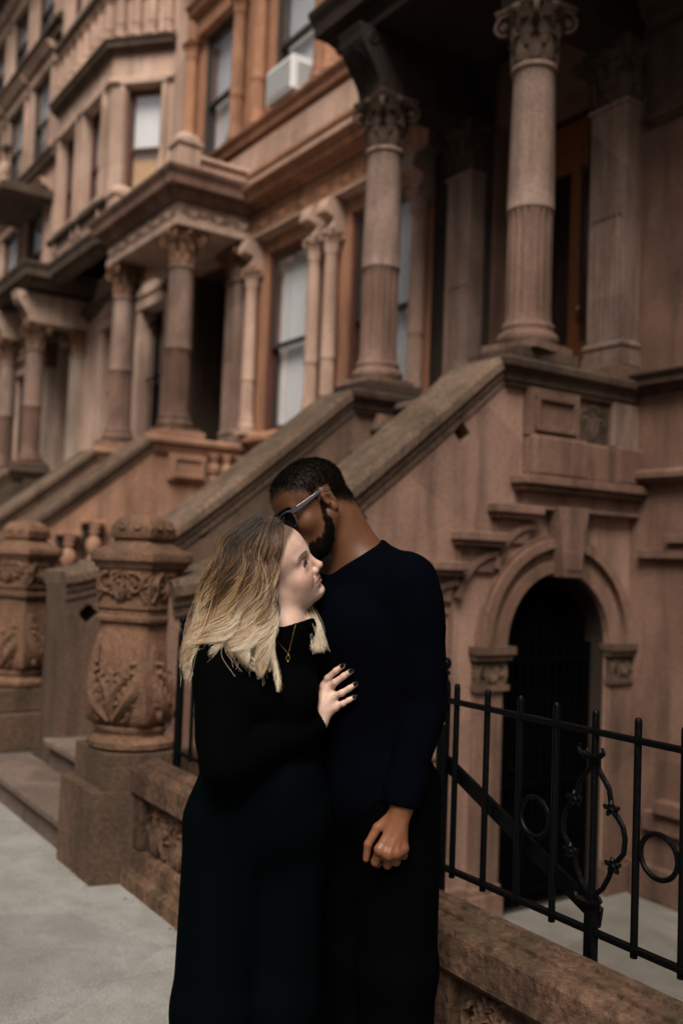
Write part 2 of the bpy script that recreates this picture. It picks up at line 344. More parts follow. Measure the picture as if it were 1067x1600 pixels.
# ---------------------------------------------------------------- ground
g = MB().box(-400, 400, -400, -3.35, -0.30, -0.15).build('road', M['asphalt']); tag(g, 'dark asphalt roadway beyond the kerb', kind='structure')
kerb = MB()
kerb.box(-60, 12, -3.35, -3.18, -0.3, 0.0); tag(kerb.build('kerb', M['area'], bevel=0.01), 'concrete kerb along the street edge', kind='structure')
gr = MB().box(-400, 400, 1.76, 400, -1.0, -0.66); gr.box(-400, -60, -3.18, 1.76, -1, -0.02); gr.box(12, 400, -3.18, 1.76, -1, -0.02)
tag(gr.build('ground', M['earth']), 'bare ground under the row of houses', kind='structure')
sw = tag(MB().box(-60, 12, -3.18, 1.765, -0.3, -0.012).build('sidewalk', M['earth']), 'pale concrete sidewalk in front of the stoops', kind='structure')
slab_x = [-58 + 1.52*i for i in range(46)]
slab_me = {}
for i, x in enumerate(slab_x):
    for (ya, yb) in ((-3.17, -1.55), (-1.55, 0.12), (0.12, 1.76)):
        if x > 9: continue
        if (ya, yb) not in slab_me:
            b = MB(); b.box(0.006, 1.514, ya + 0.006, yb - 0.006, -0.014, 0.0); o = b.build('paving_slab', M['slab'], sw, bevel=0.004); slab_me[(ya, yb)] = o.data
            o.location.x = x
        else:
            o = link('paving_slab', slab_me[(ya, yb)], sw); o.location.x = x; bv = o.modifiers.new('bevel', 'BEVEL'); bv.width = 0.004; bv.limit_method = 'ANGLE'
        o.location.z = rng.uniform(-0.002, 0.0015)
ar = tag(MB().box(-4.3, 6, 1.84, YF + 0.2, -0.9, -0.60).build('areaway_floor', M['area']), 'grey concrete floor of the sunken areaway', kind='structure')
tag(MB().box(-60, -6.2, 1.766, YF + 0.1, -0.4, -0.006).build('forecourt', M['area']), 'paved strip between the sidewalk and the farther house fronts', kind='structure')
debris = MB()
for k in range(90):
    x = rng.uniform(-4.75, -3.3) if k < 60 else rng.uniform(-6.2, -4.8); y = 1.6 - rng.expovariate(18) if x < -4.2 else 1.73 - rng.expovariate(18); a = rng.uniform(0, 6.28); s_ = rng.uniform(0.006, 0.016)
    debris.add([(x, y, 0.002), (x + s_*math.cos(a), y + s_*math.sin(a), 0.006), (x + s_*0.5*math.cos(a + 1.2), y + s_*0.5*math.sin(a + 1.2), 0.004 + s_*0.4)], [(0, 1, 2)])
M['leaf_litter'] = plain('dry leaf crumbs', (0.26, 0.15, 0.07), 0.9, var=0.5, scale=200)
tag(debris.build('leaf_litter', M['leaf_litter']), 'dry crumbs gathered where the stone meets the sidewalk', kind='stuff')

# the opposite side of the street: only its shade and its reflection in the windows are seen
b = MB()
for k in range(9):
    xa = -46 + 6.6*k; h_ = 12.5 + (k*37 % 5)*0.5; b.box(xa, xa + 6.58, -31, -20.5 - (k % 2)*0.3, -0.2, h_); b.box(xa - 0.05, xa + 6.6, -20.6 - (k % 2)*0.3, -20.0, h_ - 0.9, h_)
    for j in range(3):
        for i in range(3): b.box(xa + 0.8 + 2.0*i, xa + 1.9 + 2.0*i, -20.6, -20.42, 1.8 + 3.4*j, 3.9 + 3.4*j)
tag(b.build('opposite_frontage', M['pale']), 'brownstone fronts across the street, out of the picture', kind='structure')

# ---------------------------------------------------------------- reusable architectural meshes (unit at origin)
def col_mesh(name, h, r0, r1, flute_h, material, seg=96, plinth=True):
    b = MB(); prof = []
    R0 = r0*1.26
    if plinth: b.box(-R0*1.08, R0*1.08, -R0*1.08, R0*1.08, 0, 0.05)
    z = 0.05 if plinth else 0.0
    prof += [(R0*0.98, z), (R0*1.04, z + 0.02), (R0*1.05, z + 0.045), (R0, z + 0.07), (r0*1.12, z + 0.085), (r0*1.10, z + 0.10), (r0*1.14, z + 0.115), (r0*1.10, z + 0.135), (r0*1.02, z + 0.15)]
    zb = z + 0.16
    for i in range(12):
        t = i/11; prof.append((r0 + (r1 - r0)*0.45*(flute_h - zb)/(h - zb)*t, zb + (flute_h - zb)*t))
    prof.append((prof[-1][0]*1.03, flute_h + 0.004)); prof.append((prof[-1][0], flute_h + 0.016))
    ra = prof[-1][0]*0.985
    for i in range(9):
        t = i/8; prof.append((ra + (r1 - ra)*t**1.2, flute_h + 0.022 + (h - 0.05 - flute_h - 0.022)*t))
    prof += [(r1*1.02, h - 0.045), (r1*1.12, h - 0.035), (r1*1.14, h - 0.02), (r1*1.10, h - 0.006), (r1*1.02, h)]
    def mod(r, z, a):
        if zb + 0.03 < z < flute_h - 0.001: return r*(1 - 0.12*abs(math.sin(10*a))**0.8*min(1, (z - zb)/0.06))
        return r
    b.lathe(prof, (0, 0), seg, mod)
    o = b.build(name, material, None, True, auto=35); me = o.data; bpy.data.objects.remove(o); return me
def capital_mesh(name, r, h, material, square=False):
    """leafy capital with four corner volutes, abacus and fleurons; base at z=0"""
    b = MB(); rg = random.Random(3)
    sq = 0.75 if square else 0.0
    b.lathe([(r*1.0, 0), (r*1.0, h*0.2), (r*1.05, h*0.45), (r*1.2, h*0.7), (r*1.42, h*0.84), (r*1.3, h*0.86)], (0, 0), 32, None, sq)
    # two tiers of leaves
    for tier, (n, z0, z1, ro) in enumerate(((8, 0.02, 0.46, 0.0), (8, 0.25, 0.70, PI/8))):
        for k in range(n):
            a = 2*PI*k/n + ro; q = 1.0
            if square: q = min(1.36, 1/max(abs(math.cos(a)), abs(math.sin(a))))*0.75 + 0.25
            def pl(u, v, hh, a=a, q=q):
                out = r*q*(1.02 + 0.15*tier*v) + hh + 0.5*r*max(0, v - 0.6)**1.5*2.0
                z = h*(z0 + (z1 - z0)*min(v, 1 - 0.9*max(0, v - 0.85)))
                ang = a + u/(r*q); return (out*math.cos(ang), out*math.sin(ang), z)
            wv = r*0.30
            stroke(b, [(0, t/8) for t in range(9)], [wv*(0.55 + 0.6*math.sin(PI*min(1, 0.2 + 0.8*t/8))) for t in range(9)], pl, 0.42)
            for sg in (1, -1):
                for v in (0.35, 0.6, 0.8): stroke(b, [(0, v - 0.2), (sg*wv*0.6, v), (sg*wv*1.15, v + 0.12)], [wv*0.28, wv*0.25, wv*0.14], pl, 0.9)
    # volutes on the diagonals
    for k in range(4):
        a = PI/4 + k*PI/2; q = 1.36 if square else 1.0
        ca, sa = math.cos(a), math.sin(a)
        for side in (1, -1):
            pts = []; rad = []
            for i in range(6):
                t = i/5; ro = r*q*(1.05 + 0.42*t) ; off = side*r*0.42*(1 - t)**1.2 + side*r*0.05
                pts.append((ro*ca - off*sa, ro*sa + off*ca, h*(0.42 + 0.38*t**0.8))); rad.append(r*0.085)
            cx = r*q*1.47; cz = h*0.70; R = h*0.17
            for i in range(20):
                t = i/19; an = PI/2 - 2*PI*1.5*t; rr = R*(1 - 0.8*t)
                pts.append(((cx + rr*math.cos(an))*ca - side*r*0.05*sa, (cx + rr*math.cos(an))*sa + side*r*0.05*ca, cz + rr*math.sin(an))); rad.append(r*0.10*(1 - 0.3*t))
            b.tube(pts, rad, 6)
        b.ball((r*q*1.47*ca, r*q*1.47*sa, h*0.70), r*0.16, 8, 6)
    # abacus with hollow sides
    pts = []; A = r*1.95*(1.02 if square else 1.0)
    for k in range(4):
        a0 = -PI/4 + k*PI/2; c0 = Vector((math.cos(a0), math.sin(a0)))*A; c1 = Vector((math.cos(a0 + PI/2), math.sin(a0 + PI/2)))*A
        nrm = -(c0 + c1).normalized()
        for t in (0.04, 0.25, 0.5, 0.75, 0.96):
            p = c0.lerp(c1, t) + nrm*(r*0.22*math.sin(PI*t)); pts.append((p.x, p.y))
    b.prism(pts, 'z', h*0.86, h*0.93); b.prism([(x*1.05, y*1.05) for x, y in pts], 'z', h*0.931, h)
    for k in range(4):
        a = k*PI/2; d = A*0.66
        b.ball((d*math.cos(a), d*math.sin(a), h*0.88), r*0.26, 10, 7)
        for j in range(6):
            t = 2*PI*j/6; b.ball((d*1.02*math.cos(a) - r*0.2*math.cos(t)*math.sin(a), d*1.02*math.sin(a) + r*0.2*math.cos(t)*math.cos(a), h*0.88 + r*0.2*math.sin(t)), r*0.12, 6, 4)
    o = b.build(name, material, None, True, auto=50); me = o.data; bpy.data.objects.remove(o); return me
def with_mat(me, material):
    m2 = me.copy(); m2.materials.clear(); m2.materials.append(material); return m2
ME_COL = col_mesh('column', 1.89, 0.152, 0.135, 0.93, M['column'])
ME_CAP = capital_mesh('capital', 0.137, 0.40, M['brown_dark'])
ME_COLN = col_mesh('colonnette', 1.72, 0.075, 0.066, 0.62, M['pale'], 64)
ME_CAPN = capital_mesh('colonnette_capital', 0.070, 0.20, M['pale'])

def put(name, me, parent, loc, rotz=0.0, scale=None):
    o = link(name, me, parent); o.location = Vector(loc) - wpos(parent); o.rotation_euler = (0, 0, rotz)
    if scale: o.scale = scale
    return o
def column(parent, x, y, z0=2.87, mats=('column', 'brown_dark'), rz=0.2):
    c = put('column', ME_COL if mats[0] == 'column' else with_mat(ME_COL, M[mats[0]]), parent, (x, y, z0), rz)
    k = link('capital', ME_CAP if mats[1] == 'brown_dark' else with_mat(ME_CAP, M[mats[1]]), c); k.location = (0, 0, 1.888); k.rotation_euler = (0, 0, -rz)
    return c
def pilaster(parent, x, y0, y1, hw, z0, z1, zf, mcol, mcap, cap_h=0.40):
    """square pier engaged to the wall, front at y0; fluted below zf"""
    b = MB(); b.box(x - hw*1.16, x + hw*1.16, y0 - hw*0.16, y1, z0, z0 + 0.07); b.box(x - hw*1.09, x + hw*1.09, y0 - hw*0.09, y1, z0 + 0.07, z0 + 0.12)
    b.moulding([(x - hw, y1), (x - hw, y0), (x + hw, y0), (x + hw, y1)], [(0, z0 + 0.12), (0.022, z0 + 0.13), (0.024, z0 + 0.15), (0.004, z0 + 0.175), (0, z0 + 0.175)][::1])
    nf = 6; d = 0.020
    # fluted lower part: front face with grooves
    prof = [(x - hw, y1), (x - hw, y0)]
    w = 2*hw*0.84/nf
    for i in range(nf):
        a = x - hw*0.84 + w*i
        prof += [(a + w*0.12, y0), (a + w*0.3, y0 + d), (a + w*0.7, y0 + d), (a + w*0.88, y0)]
    prof += [(x + hw, y0), (x + hw, y1)]
    b.prism(prof, 'z', z0 + 0.12, zf); b.box(x - hw, x + hw, y0 + 0.002, y1, zf, z1)
    b.moulding([(x - hw, y1), (x - hw, y0), (x + hw, y0), (x + hw, y1)], [(0, z1 - 0.05), (0.018, z1 - 0.04), (0.02, z1 - 0.015), (0, z1)])
    o = b.build('pilaster', M[mcol], parent, bevel=0.003)
    k = link('capital', with_mat(ME_CAPSQ, M[mcap]), o); k.location = Vector((x, y0 + hw*0.92, z1)) - wpos(parent)
    k.scale = (hw/0.15, hw/0.15, cap_h/0.40)
    return o
ME_CAPSQ = capital_mesh('pier_capital', 0.142, 0.40, M['brown_dark'], True)

def window(house, x0, x1, z0, z1, yg, frame='sash', cover='blind', cover_z=0.0, sill=None, part_name='window', bars=False, meet=0.48):
    """a sash window set in its opening: frame > sashes, panes, blind"""
    t = 0.055; b = MB()
    b.box(x0, x0 + t, yg - 0.05, yg + 0.09, z0, z1); b.box(x1 - t, x1, yg - 0.05, yg + 0.09, z0, z1); b.box(x0 + t, x1 - t, yg - 0.05, yg + 0.09, z1 - t, z1); b.box(x0 + t, x1 - t, yg - 0.07, yg + 0.09, z0, z0 + t)
    w = b.build(part_name, M[frame], house, bevel=0.006)
    zm = z0 + (z1 - z0)*meet
    for (za, zb, yy) in ((zm - 0.03, z1 - t, yg - 0.012), (z0 + t, zm + 0.03, yg + 0.034)):
        s_ = MB(); q = 0.045
        s_.box(x0 + t, x0 + t + q, yy - 0.018, yy + 0.018, za, zb); s_.box(x1 - t - q, x1 - t, yy - 0.018, yy + 0.018, za, zb); s_.box(x0 + t + q, x1 - t - q, yy - 0.018, yy + 0.018, za, za + q); s_.box(x0 + t + q, x1 - t - q, yy - 0.018, yy + 0.018, zb - q, zb)
        s_.build('sash', M['sash'], w)
        MB().box(x0 + t + q - 0.005, x1 - t - q + 0.005, yy - 0.004, yy + 0.002, za + q - 0.005, zb - q + 0.005).build('pane', M['glass'], w)
    if cover:
        cb = MB(); cz = z0 + t + (z1 - z0)*cover_z; n = 28 if cover == 'curtain' else 1
        for i in range(n):
            a = x0 + t + (x1 - x0 - 2*t)*i/n; c = x0 + t + (x1 - x0 - 2*t)*(i + 1)/n
            ya = yg + 0.085 + (0.02*math.sin(i*1.7) if n > 1 else 0); yb = yg + 0.085 + (0.02*math.sin((i + 1)*1.7) if n > 1 else 0)
            cb.add([(a, ya, cz), (c, yb, cz), (c, yb, z1), (a, ya, z1)], [(0, 1, 2, 3)])
        cb.build('curtain' if cover == 'curtain' else 'blind', M[cover], w, smooth=True)
    if bars:
        gb = MB(); nb = max(3, int((x1 - x0)/0.13))
        for i in range(1, nb):
            xx = x0 + (x1 - x0)*i/nb; gb.tube([(xx, yg - 0.14, z0 + 0.02), (xx, yg - 0.14, z1 - 0.1)], 0.009, 6)
        for zz in (z0 + 0.12, (z0 + z1)/2, z1 - 0.2): gb.box(x0, x1, yg - 0.15, yg - 0.13, zz - 0.012, zz + 0.012)
        gb.build('window_grille', M['gate'], w)
    return w

def cyma(o0, z0, o1, z1, n=6):
    """an S moulding from (o0,z0) out to (o1,z1)"""
    return [(o0 + (o1 - o0)*(0.5 - 0.5*math.cos(PI*i/n)), z0 + (z1 - z0)*i/n) for i in range(n + 1)]
def cornice_prof(z0, z1, out, back=-0.06):
    h = z1 - z0
    return [(back, z0), (out*0.10, z0)] + cyma(out*0.12, z0 + h*0.05, out*0.40, z0 + h*0.30, 4) + [(out*0.40, z0 + h*0.36), (out*0.78, z0 + h*0.40), (out*0.80, z0 + h*0.60)] + cyma(out*0.80, z0 + h*0.64, out, z0 + h*0.93, 4) + [(out, z1), (back, z1 + 0.02)]
def band_prof(z0, z1, out, back=-0.06):
    h = z1 - z0
    return [(back, z0), (out*0.35, z0), (out*0.5, z0 + h*0.25), (out, z0 + h*0.35), (out, z0 + h*0.72), (out*0.7, z1), (back, z1 + 0.006)]

# ---------------------------------------------------------------- stoop
def flare(z_of, y_end, z_end): return z_of
def stoop(name_label, xl, xr, ycol, mats, newels=True, holes_r=(), holes_l=(), group='stone stoops along the row', ybot=1.62, newel_l=None, newel_r=None, balustrade=False, arch=False, steps_y0=1.63):
    """xl/xr: centre lines of the two cheek walls; top landing z 2.72"""
    S = empty('stone_stoop', ((xl + xr)/2, ybot, 0), name_label, 'stoop', group)
    mw, mcop, mst, mnew = [M[k] for k in mats]
    ZT = 2.72; hw = 0.16; ya, yb = ycol - 0.33, 1.95      # slope from (ya, ZT) down to (yb ..)
    slope = 0.835
    def top(y):
        if y >= ya: return ZT
        z = ZT - slope*(ya - y)
        # the foot of the cheek sweeps out level
        z_low = 1.22
        k = 0.35
        d = z - z_low
        return z_low + (d + math.sqrt(d*d + k*k))/2
    ys = [yb + (ya - yb)*i/40 for i in range(41)]
    for side, x in (('l', xl), ('r', xr)):
        b = MB(); xf = x + hw; xb_ = x - hw; is_arch = arch and side == 'r'
        zb0 = -0.62 if is_arch else 0.0
        yl = ys + [4.6, YF + 0.05]
        yl = sorted(set(yl))
        def cheek(b, segs):
            for (y0, y1, za0, za1) in segs:
                t0, t1 = top(y0), top(y1)
                b.add([(xf, y0, za0), (xf, y1, za1), (xf, y1, t1), (xf, y0, t0), (xb_, y0, za0), (xb_, y1, za1), (xb_, y1, t1), (xb_, y0, t0)],
                      [(0, 1, 2, 3), (7, 6, 5, 4), (3, 2, 6, 7), (4, 5, 1, 0)])
        if is_arch:
            yc, zc, ra = 4.61, 1.03, 0.455
            arcy = [yc - ra*math.cos(PI*i/24) for i in range(25)]
            yl = sorted(set([y for y in yl if not (yc - ra < y < yc + ra)] + arcy))
            segs = []
            for y0, y1 in zip(yl[:-1], yl[1:]):
                if y1 <= yc - ra + 1e-6 or y0 >= yc + ra - 1e-6: segs.append((y0, y1, zb0, zb0))
                else:
                    f_ = lambda y: zc + math.sqrt(max(0, ra*ra - (y - yc)**2)); segs.append((y0, y1, f_(y0), f_(y1)))
            cheek(b, segs)
            for yy in (yc - ra, yc + ra): b.add([(xf, yy, zb0), (xb_, yy, zb0), (xb_, yy, zc), (xf, yy, zc)], [(0, 1, 2, 3)])
        else:
            cheek(b, [(y0, y1, zb0, zb0) for y0, y1 in zip(yl[:-1], yl[1:])])
        y0 = yl[0]; b.add([(xf, y0, zb0), (xb_, y0, zb0), (xb_, y0, top(y0)), (xf, y0, top(y0))], [(0, 1, 2, 3)])
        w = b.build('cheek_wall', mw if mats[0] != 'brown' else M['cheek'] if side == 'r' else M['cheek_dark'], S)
        bm = bmesh.new(); bm.from_mesh(w.data); bmesh.ops.remove_doubles(bm, verts=bm.verts, dist=0.0005); bmesh.ops.recalc_face_normals(bm, faces=bm.faces); bm.to_mesh(w.data); bm.free()
        # round drain holes bored into the face
        hl = holes_r if side == 'r' else holes_l
        if hl:
            cut = MB()
            for (hy, hz) in hl:
                n = 20; pts = [(hy + 0.055*math.cos(2*PI*i/n)*(1 + 0.12*math.cos(8*PI*i/n)), hz + 0.055*math.sin(2*PI*i/n)*(1 + 0.12*math.cos(8*PI*i/n))) for i in range(n)]
                cut.prism(pts, 'x', xf - 0.14, xf + 0.05)
            co = cut.build('cutter', mw); bo = w.modifiers.new('holes', 'BOOLEAN'); bo.operation = 'DIFFERENCE'; bo.object = co; bo.solver = 'EXACT'
            w.location = w.location
            bpy.context.view_layer.update(); dg = bpy.context.evaluated_depsgraph_get()
            me2 = bpy.data.meshes.new_from_object(w.evaluated_get(dg)); w.modifiers.clear(); w.data = me2; bpy.data.objects.remove(co)
        # coping swept up the slope
        cb = MB(); pr = [(-0.215, 0.0), (-0.215, 0.045), (-0.19, 0.075), (0.19, 0.075), (0.215, 0.045), (0.215, 0.0), (0.19, -0.02), (0.188, -0.05), (0.175, -0.06), (0.172, -0.10), (-0.172, -0.10), (-0.175, -0.06), (-0.188, -0.05), (-0.19, -0.02)]
        vs = []; m_ = len(pr)
        path = [y for y in ys]
        for i, y in enumerate(path):
            dz = (top(y + 0.01) - top(y - 0.01))/0.02 if i < len(path) - 1 else slope*0.5
            L = math.hypot(1, dz); ny, nz = -dz/L, 1/L
            for (o, h) in pr: vs.append((x + o, y + ny*h, top(y) + nz*h))
        fs = [(i*m_ + k, (i + 1)*m_ + k, (i + 1)*m_ + (k + 1) % m_, i*m_ + (k + 1) % m_) for i in range(len(path) - 1) for k in range(m_)] + [tuple(range(m_))[::-1], tuple((len(path) - 1)*m_ + k for k in range(m_))]
        cb.add(vs, fs); cb.build('coping', mcop, S, smooth=True, auto=30)
        # landing block and its cap moulding round the column
        lb = MB(); lb.box(x - 0.20, x + 0.20, ya + 0.02, YF + 0.03, ZT - 0.10, ZT + 0.06)
        lb.moulding([(x - 0.2, YF), (x - 0.2, ya + 0.02), (x + 0.2, ya + 0.02), (x + 0.2, YF)], [(-0.02, ZT - 0.09), (0.015, ZT - 0.07), (0.02, ZT - 0.01), (0.065, ZT + 0.01), (0.07, ZT + 0.055), (0.05, ZT + 0.075), (-0.02, ZT + 0.08)])
        lb.box(x - 0.235, x + 0.235, ycol - 0.25, ycol + 0.27, ZT + 0.08, ZT + 0.155)
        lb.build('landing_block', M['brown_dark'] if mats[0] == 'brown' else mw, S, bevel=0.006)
        # panelled dado under the landing on each cheek
        db = MB()
        fx = x + hw
        db.box(fx - 0.02, fx + 0.06, ycol - 0.14, ycol + 0.31, 2.33, ZT - 0.09)
        pan = MB()
        for (a, b_, c, d) in ((ycol - 0.10, ycol - 0.065, 2.37, 2.58), (ycol + 0.235, ycol + 0.27, 2.37, 2.58)): db.box(fx + 0.058, fx + 0.085, a, b_, c, d)
        for (c, d) in ((2.36, 2.395), (2.555, 2.59)): db.box(fx + 0.059, fx + 0.084, ycol - 0.10, ycol + 0.27, c, d)
        db.build('dado_block', mw, S, bevel=0.004)
        # newel
        nn = newel_l if side == 'l' else newel_r
        if nn:
            newel(S, nn, mnew, mats[3])
    # steps
    nst = 15; rise = ZT/ nst; y = steps_y0
    for k in range(nst):
        run = 0.28 if k < 3 else 0.178
        zz = rise*(k + 1); x0 = (xl + hw + 0.003 if k > 2 else xl - 0.35 if k == 0 else xl + 0.12); x1 = (xr - hw - 0.003 if k > 0 else xr - 0.19)
        if k in (1, 2): x1 = xr - 0.21
        b = MB(); b.box(x0, x1, y + 0.02, y + run + 0.06, zz - rise - 0.05, zz - 0.045); b.box(x0, x1, y - 0.025, y + run + 0.05, zz - 0.046, zz)
        b.build('step', mst, S, bevel=0.01)
        y += run
    b = MB(); b.box(xl + hw + 0.002, xr - hw - 0.002, y + 0.005, 6.1, ZT - 0.12, ZT - 0.004); b.build('landing', mst, S)
    return S

def newel(S, at, material, mkey):
    x, y, z0, rot, big = at
    nb = MB()
    N = 'newel_post'
    # square base stones (turned with the axis of the street) then carved shaft
    b = MB()
    if big:
        b.prism([(x - 0.25, y - 0.27), (x + 0.21, y - 0.27), (x + 0.285, y + 0.02), (x + 0.30, y + 0.30), (x - 0.25, y + 0.30)], 'z', z0 - 0.01, z0 + 0.405)
        b.prism([(x - 0.25, y - 0.27), (x + 0.21, y - 0.27), (x + 0.285, y + 0.02), (x + 0.30, y + 0.30), (x - 0.25, y + 0.30)][::1], 'z', z0 + 0.405, z0 + 0.41)
        b.prism([(x - 0.21, y - 0.215), (x + 0.205, y - 0.215), (x + 0.24, y + 0.02), (x + 0.25, y + 0.30), (x - 0.21, y + 0.30)], 'z', z0 + 0.40, z0 + 0.575)
        zz = z0 + 0.575
    else:
        b.box(x - 0.25, x + 0.25, y - 0.25, y + 0.25, z0 - 0.01, z0 + 0.24); b.box(x - 0.215, x + 0.215, y - 0.215, y + 0.215, z0 + 0.24, z0 + 0.40); zz = z0 + 0.40
    post = b.build(N, M['base'], S, bevel=0.012)
    q = MB()
    q.lathe([(0.20, zz), (0.222, zz + 0.015), (0.225, zz + 0.04), (0.205, zz + 0.06), (0.185, zz + 0.066), (0.185, zz + 0.08), (0.195, zz + 0.09), (0.197, zz + 0.105), (0.19, zz + 0.115)], (x, y), 40)
    H = 1.06
    sh = [(0.172, 0.115), (0.198, 0.14), (0.207, 0.20), (0.205, 0.28), (0.196, 0.37), (0.180, 0.47), (0.165, 0.54), (0.158, 0.575), (0.158, 0.60)]
    q.lathe([(r*0.98, zz + z) for r, z in sh], (x, y), 48, None, 0.62, rot)
    q.lathe([(0.158, zz + 0.60), (0.172, zz + 0.607), (0.174, zz + 0.625), (0.160, zz + 0.632), (0.157, zz + 0.66), (0.168, zz + 0.667), (0.168, zz + 0.68), (0.158, zz + 0.685)], (x, y), 48, None, 0.75, rot)
    q.lathe([(0.158, zz + 0.685), (0.156, zz + 0.70), (0.158, zz + 0.84), (0.158, zz + 0.855)], (x, y), 48, None, 0.9, rot)
    q.build('newel_shaft', material, post, smooth=True, auto=38)
    c = MB()
    c.lathe([(0.150, zz + 0.855), (0.165, zz + 0.86), (0.168, zz + 0.875), (0.176, zz + 0.885), (0.186, zz + 0.895), (0.186, zz + 0.928), (0.180, zz + 0.936), (0.13, zz + 0.965), (0.105, zz + 0.985), (0.102, zz + 1.0), (0.117, zz + 1.006), (0.12, zz + 1.022), (0.12, zz + 1.035)], (x, y), 48, None, 1.0, rot)
    c.lathe([(0.118, zz + 1.035), (0.119, zz + 1.055), (0.112, zz + 1.08), (0.096, zz + 1.102), (0.066, zz + 1.118), (0.03, zz + 1.124), (0.001, zz + 1.125)], (x, y), 48, None, 0.8, rot)
    for k in range(4):                                  # a scrolled lunette carved on each face of the crown
        a = rot + k*PI/2; ca, sa = math.cos(a), math.sin(a)
        def pl(u, v, h, ca=ca, sa=sa):
            d = 0.121 - 0.6*max(0, v - 0.015)**1.5*6 + h*0.8 - 0.010*(abs(u)/0.1)**2; return (x + ca*d - sa*u, y + sa*d + ca*u, zz + 1.037 + v)
        stroke(c, [(0.108*math.cos(PI*i/16), 0.072*math.sin(PI*i/16)) for i in range(17)], [0.010]*17, pl)
        for sg in (1, -1): stroke(c, spiral((sg*0.042, 0.032), 0.030, PI/2, 1.2, -sg, 16), [0.0085]*16, pl)
    c.build('newel_cap', material, post, smooth=True, auto=38)
    o = MB(); rg = random.Random(5)
    for k in range(4):
        a = rot + k*PI/2; ca, sa = math.cos(a), math.sin(a)
        def pl(u, v, h, ca=ca, sa=sa):
            d = 0.152 + h*1.6; return (x + ca*d - sa*u, y + sa*d + ca*u, zz + 0.698 + v)
        acanthus(o, 0.30, 0.15, pl, rg, 1.3, 1); [lobed(o, (sg_*0.015, 0.01), (sg_*0.12, 0.035), 0.022, pl, 1.2, sg_*0.2, 3) for sg_ in (1, -1)]; [lobed(o, (sg_*0.135, 0.0), (sg_*0.10, 0.14), 0.022, pl, 1.0, sg_*0.1, 3) for sg_ in (1, -1)]
        # belly: two leaves rising from the foot to the corners, berries between
        def rb(z):
            for (r0, z0_), (r1, z1_) in zip(sh[:-1], sh[1:]):
                if z0_ <= z <= z1_: return (r0 + (r1 - r0)*(z - z0_)/(z1_ - z0_))*0.98
            return 0.16
        def pb(u, v, h, ca=ca, sa=sa):
            d = rb(0.13 + v) + h*1.5 - 0.006 - 0.9*max(0, abs(u) - 0.10)*1.0; return (x + ca*d - sa*u, y + sa*d + ca*u, zz + 0.13 + v)
        for sg in (1, -1):
            lobed(o, (sg*0.012, 0.01), (sg*0.150, 0.30), 0.060, pb, 1.0, -sg*0.12, 6)
            leaf(o, (sg*0.02, 0.02), (sg*0.175, 0.36), 0.028, pb, 0.8, -sg*0.05)
            lobed(o, (sg*0.012, 0.02), (sg*0.085, 0.22), 0.052, pb, 1.0, sg*0.18, 5)
            stroke(o, spiral((sg*0.062, 0.052), 0.04, -PI/2, 1.1, sg, 16), [0.013]*16, pb)
            for j in range(5):
                o.ball(pb(sg*(0.045 + 0.022*j), 0.135 + 0.012*(j % 2)*2 - 0.008*j, 0.006), 0.014, 7, 5)
                o.ball(pb(sg*(0.075 + 0.016*j), 0.22 + 0.028*j, 0.004), 0.012 + 0.002*(j == 4)*3, 7, 5)
            leaf(o, (sg*0.155, 0.03), (sg*0.165, 0.37), 0.03, pb, 1.0)
        lobed(o, (0, 0.02), (0, 0.24), 0.040, pb, 1.1, 0, 5)
        a2 = a + PI/4
        def pc(u, v, h, a2=a2):
            d = 0.198 + h; return (x + math.cos(a2)*d - math.sin(a2)*u, y + math.sin(a2)*d + math.cos(a2)*u, zz + 0.70 + v)
        lobed(o, (0, 0.0), (0, 0.145), 0.036, pc, 1.0, 0, 4); leaf(o, (0, 0.0), (0.03, 0.12), 0.016, pc, 0.8); leaf(o, (0, 0.0), (-0.03, 0.12), 0.016, pc, 0.8)
    o.build('carved_leaves', material, post, smooth=True, auto=60)
    return post

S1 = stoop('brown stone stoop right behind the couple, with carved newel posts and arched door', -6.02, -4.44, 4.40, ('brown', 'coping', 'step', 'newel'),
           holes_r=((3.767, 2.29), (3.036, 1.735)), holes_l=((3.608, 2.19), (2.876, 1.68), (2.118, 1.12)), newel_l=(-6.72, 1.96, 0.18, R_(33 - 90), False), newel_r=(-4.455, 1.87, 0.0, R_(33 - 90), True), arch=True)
S2 = stoop('orange stone stoop of the middle house, with stubby balusters set in its sloping side wall', -11.58, -9.88, 4.45, ('orange_pale', 'coping', 'step', 'newel'),
           newel_l=(-11.6, 2.06, 0.18, R_(33 - 90), False), newel_r=(-9.9, 1.87, 0.0, R_(33 - 90), True))
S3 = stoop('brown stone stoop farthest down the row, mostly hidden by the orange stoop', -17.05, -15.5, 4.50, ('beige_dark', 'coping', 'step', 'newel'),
           newel_l=(-17.0, 2.06, 0.18, R_(33 - 90), False), newel_r=(-15.5, 1.87, 0.0, R_(33 - 90), True))

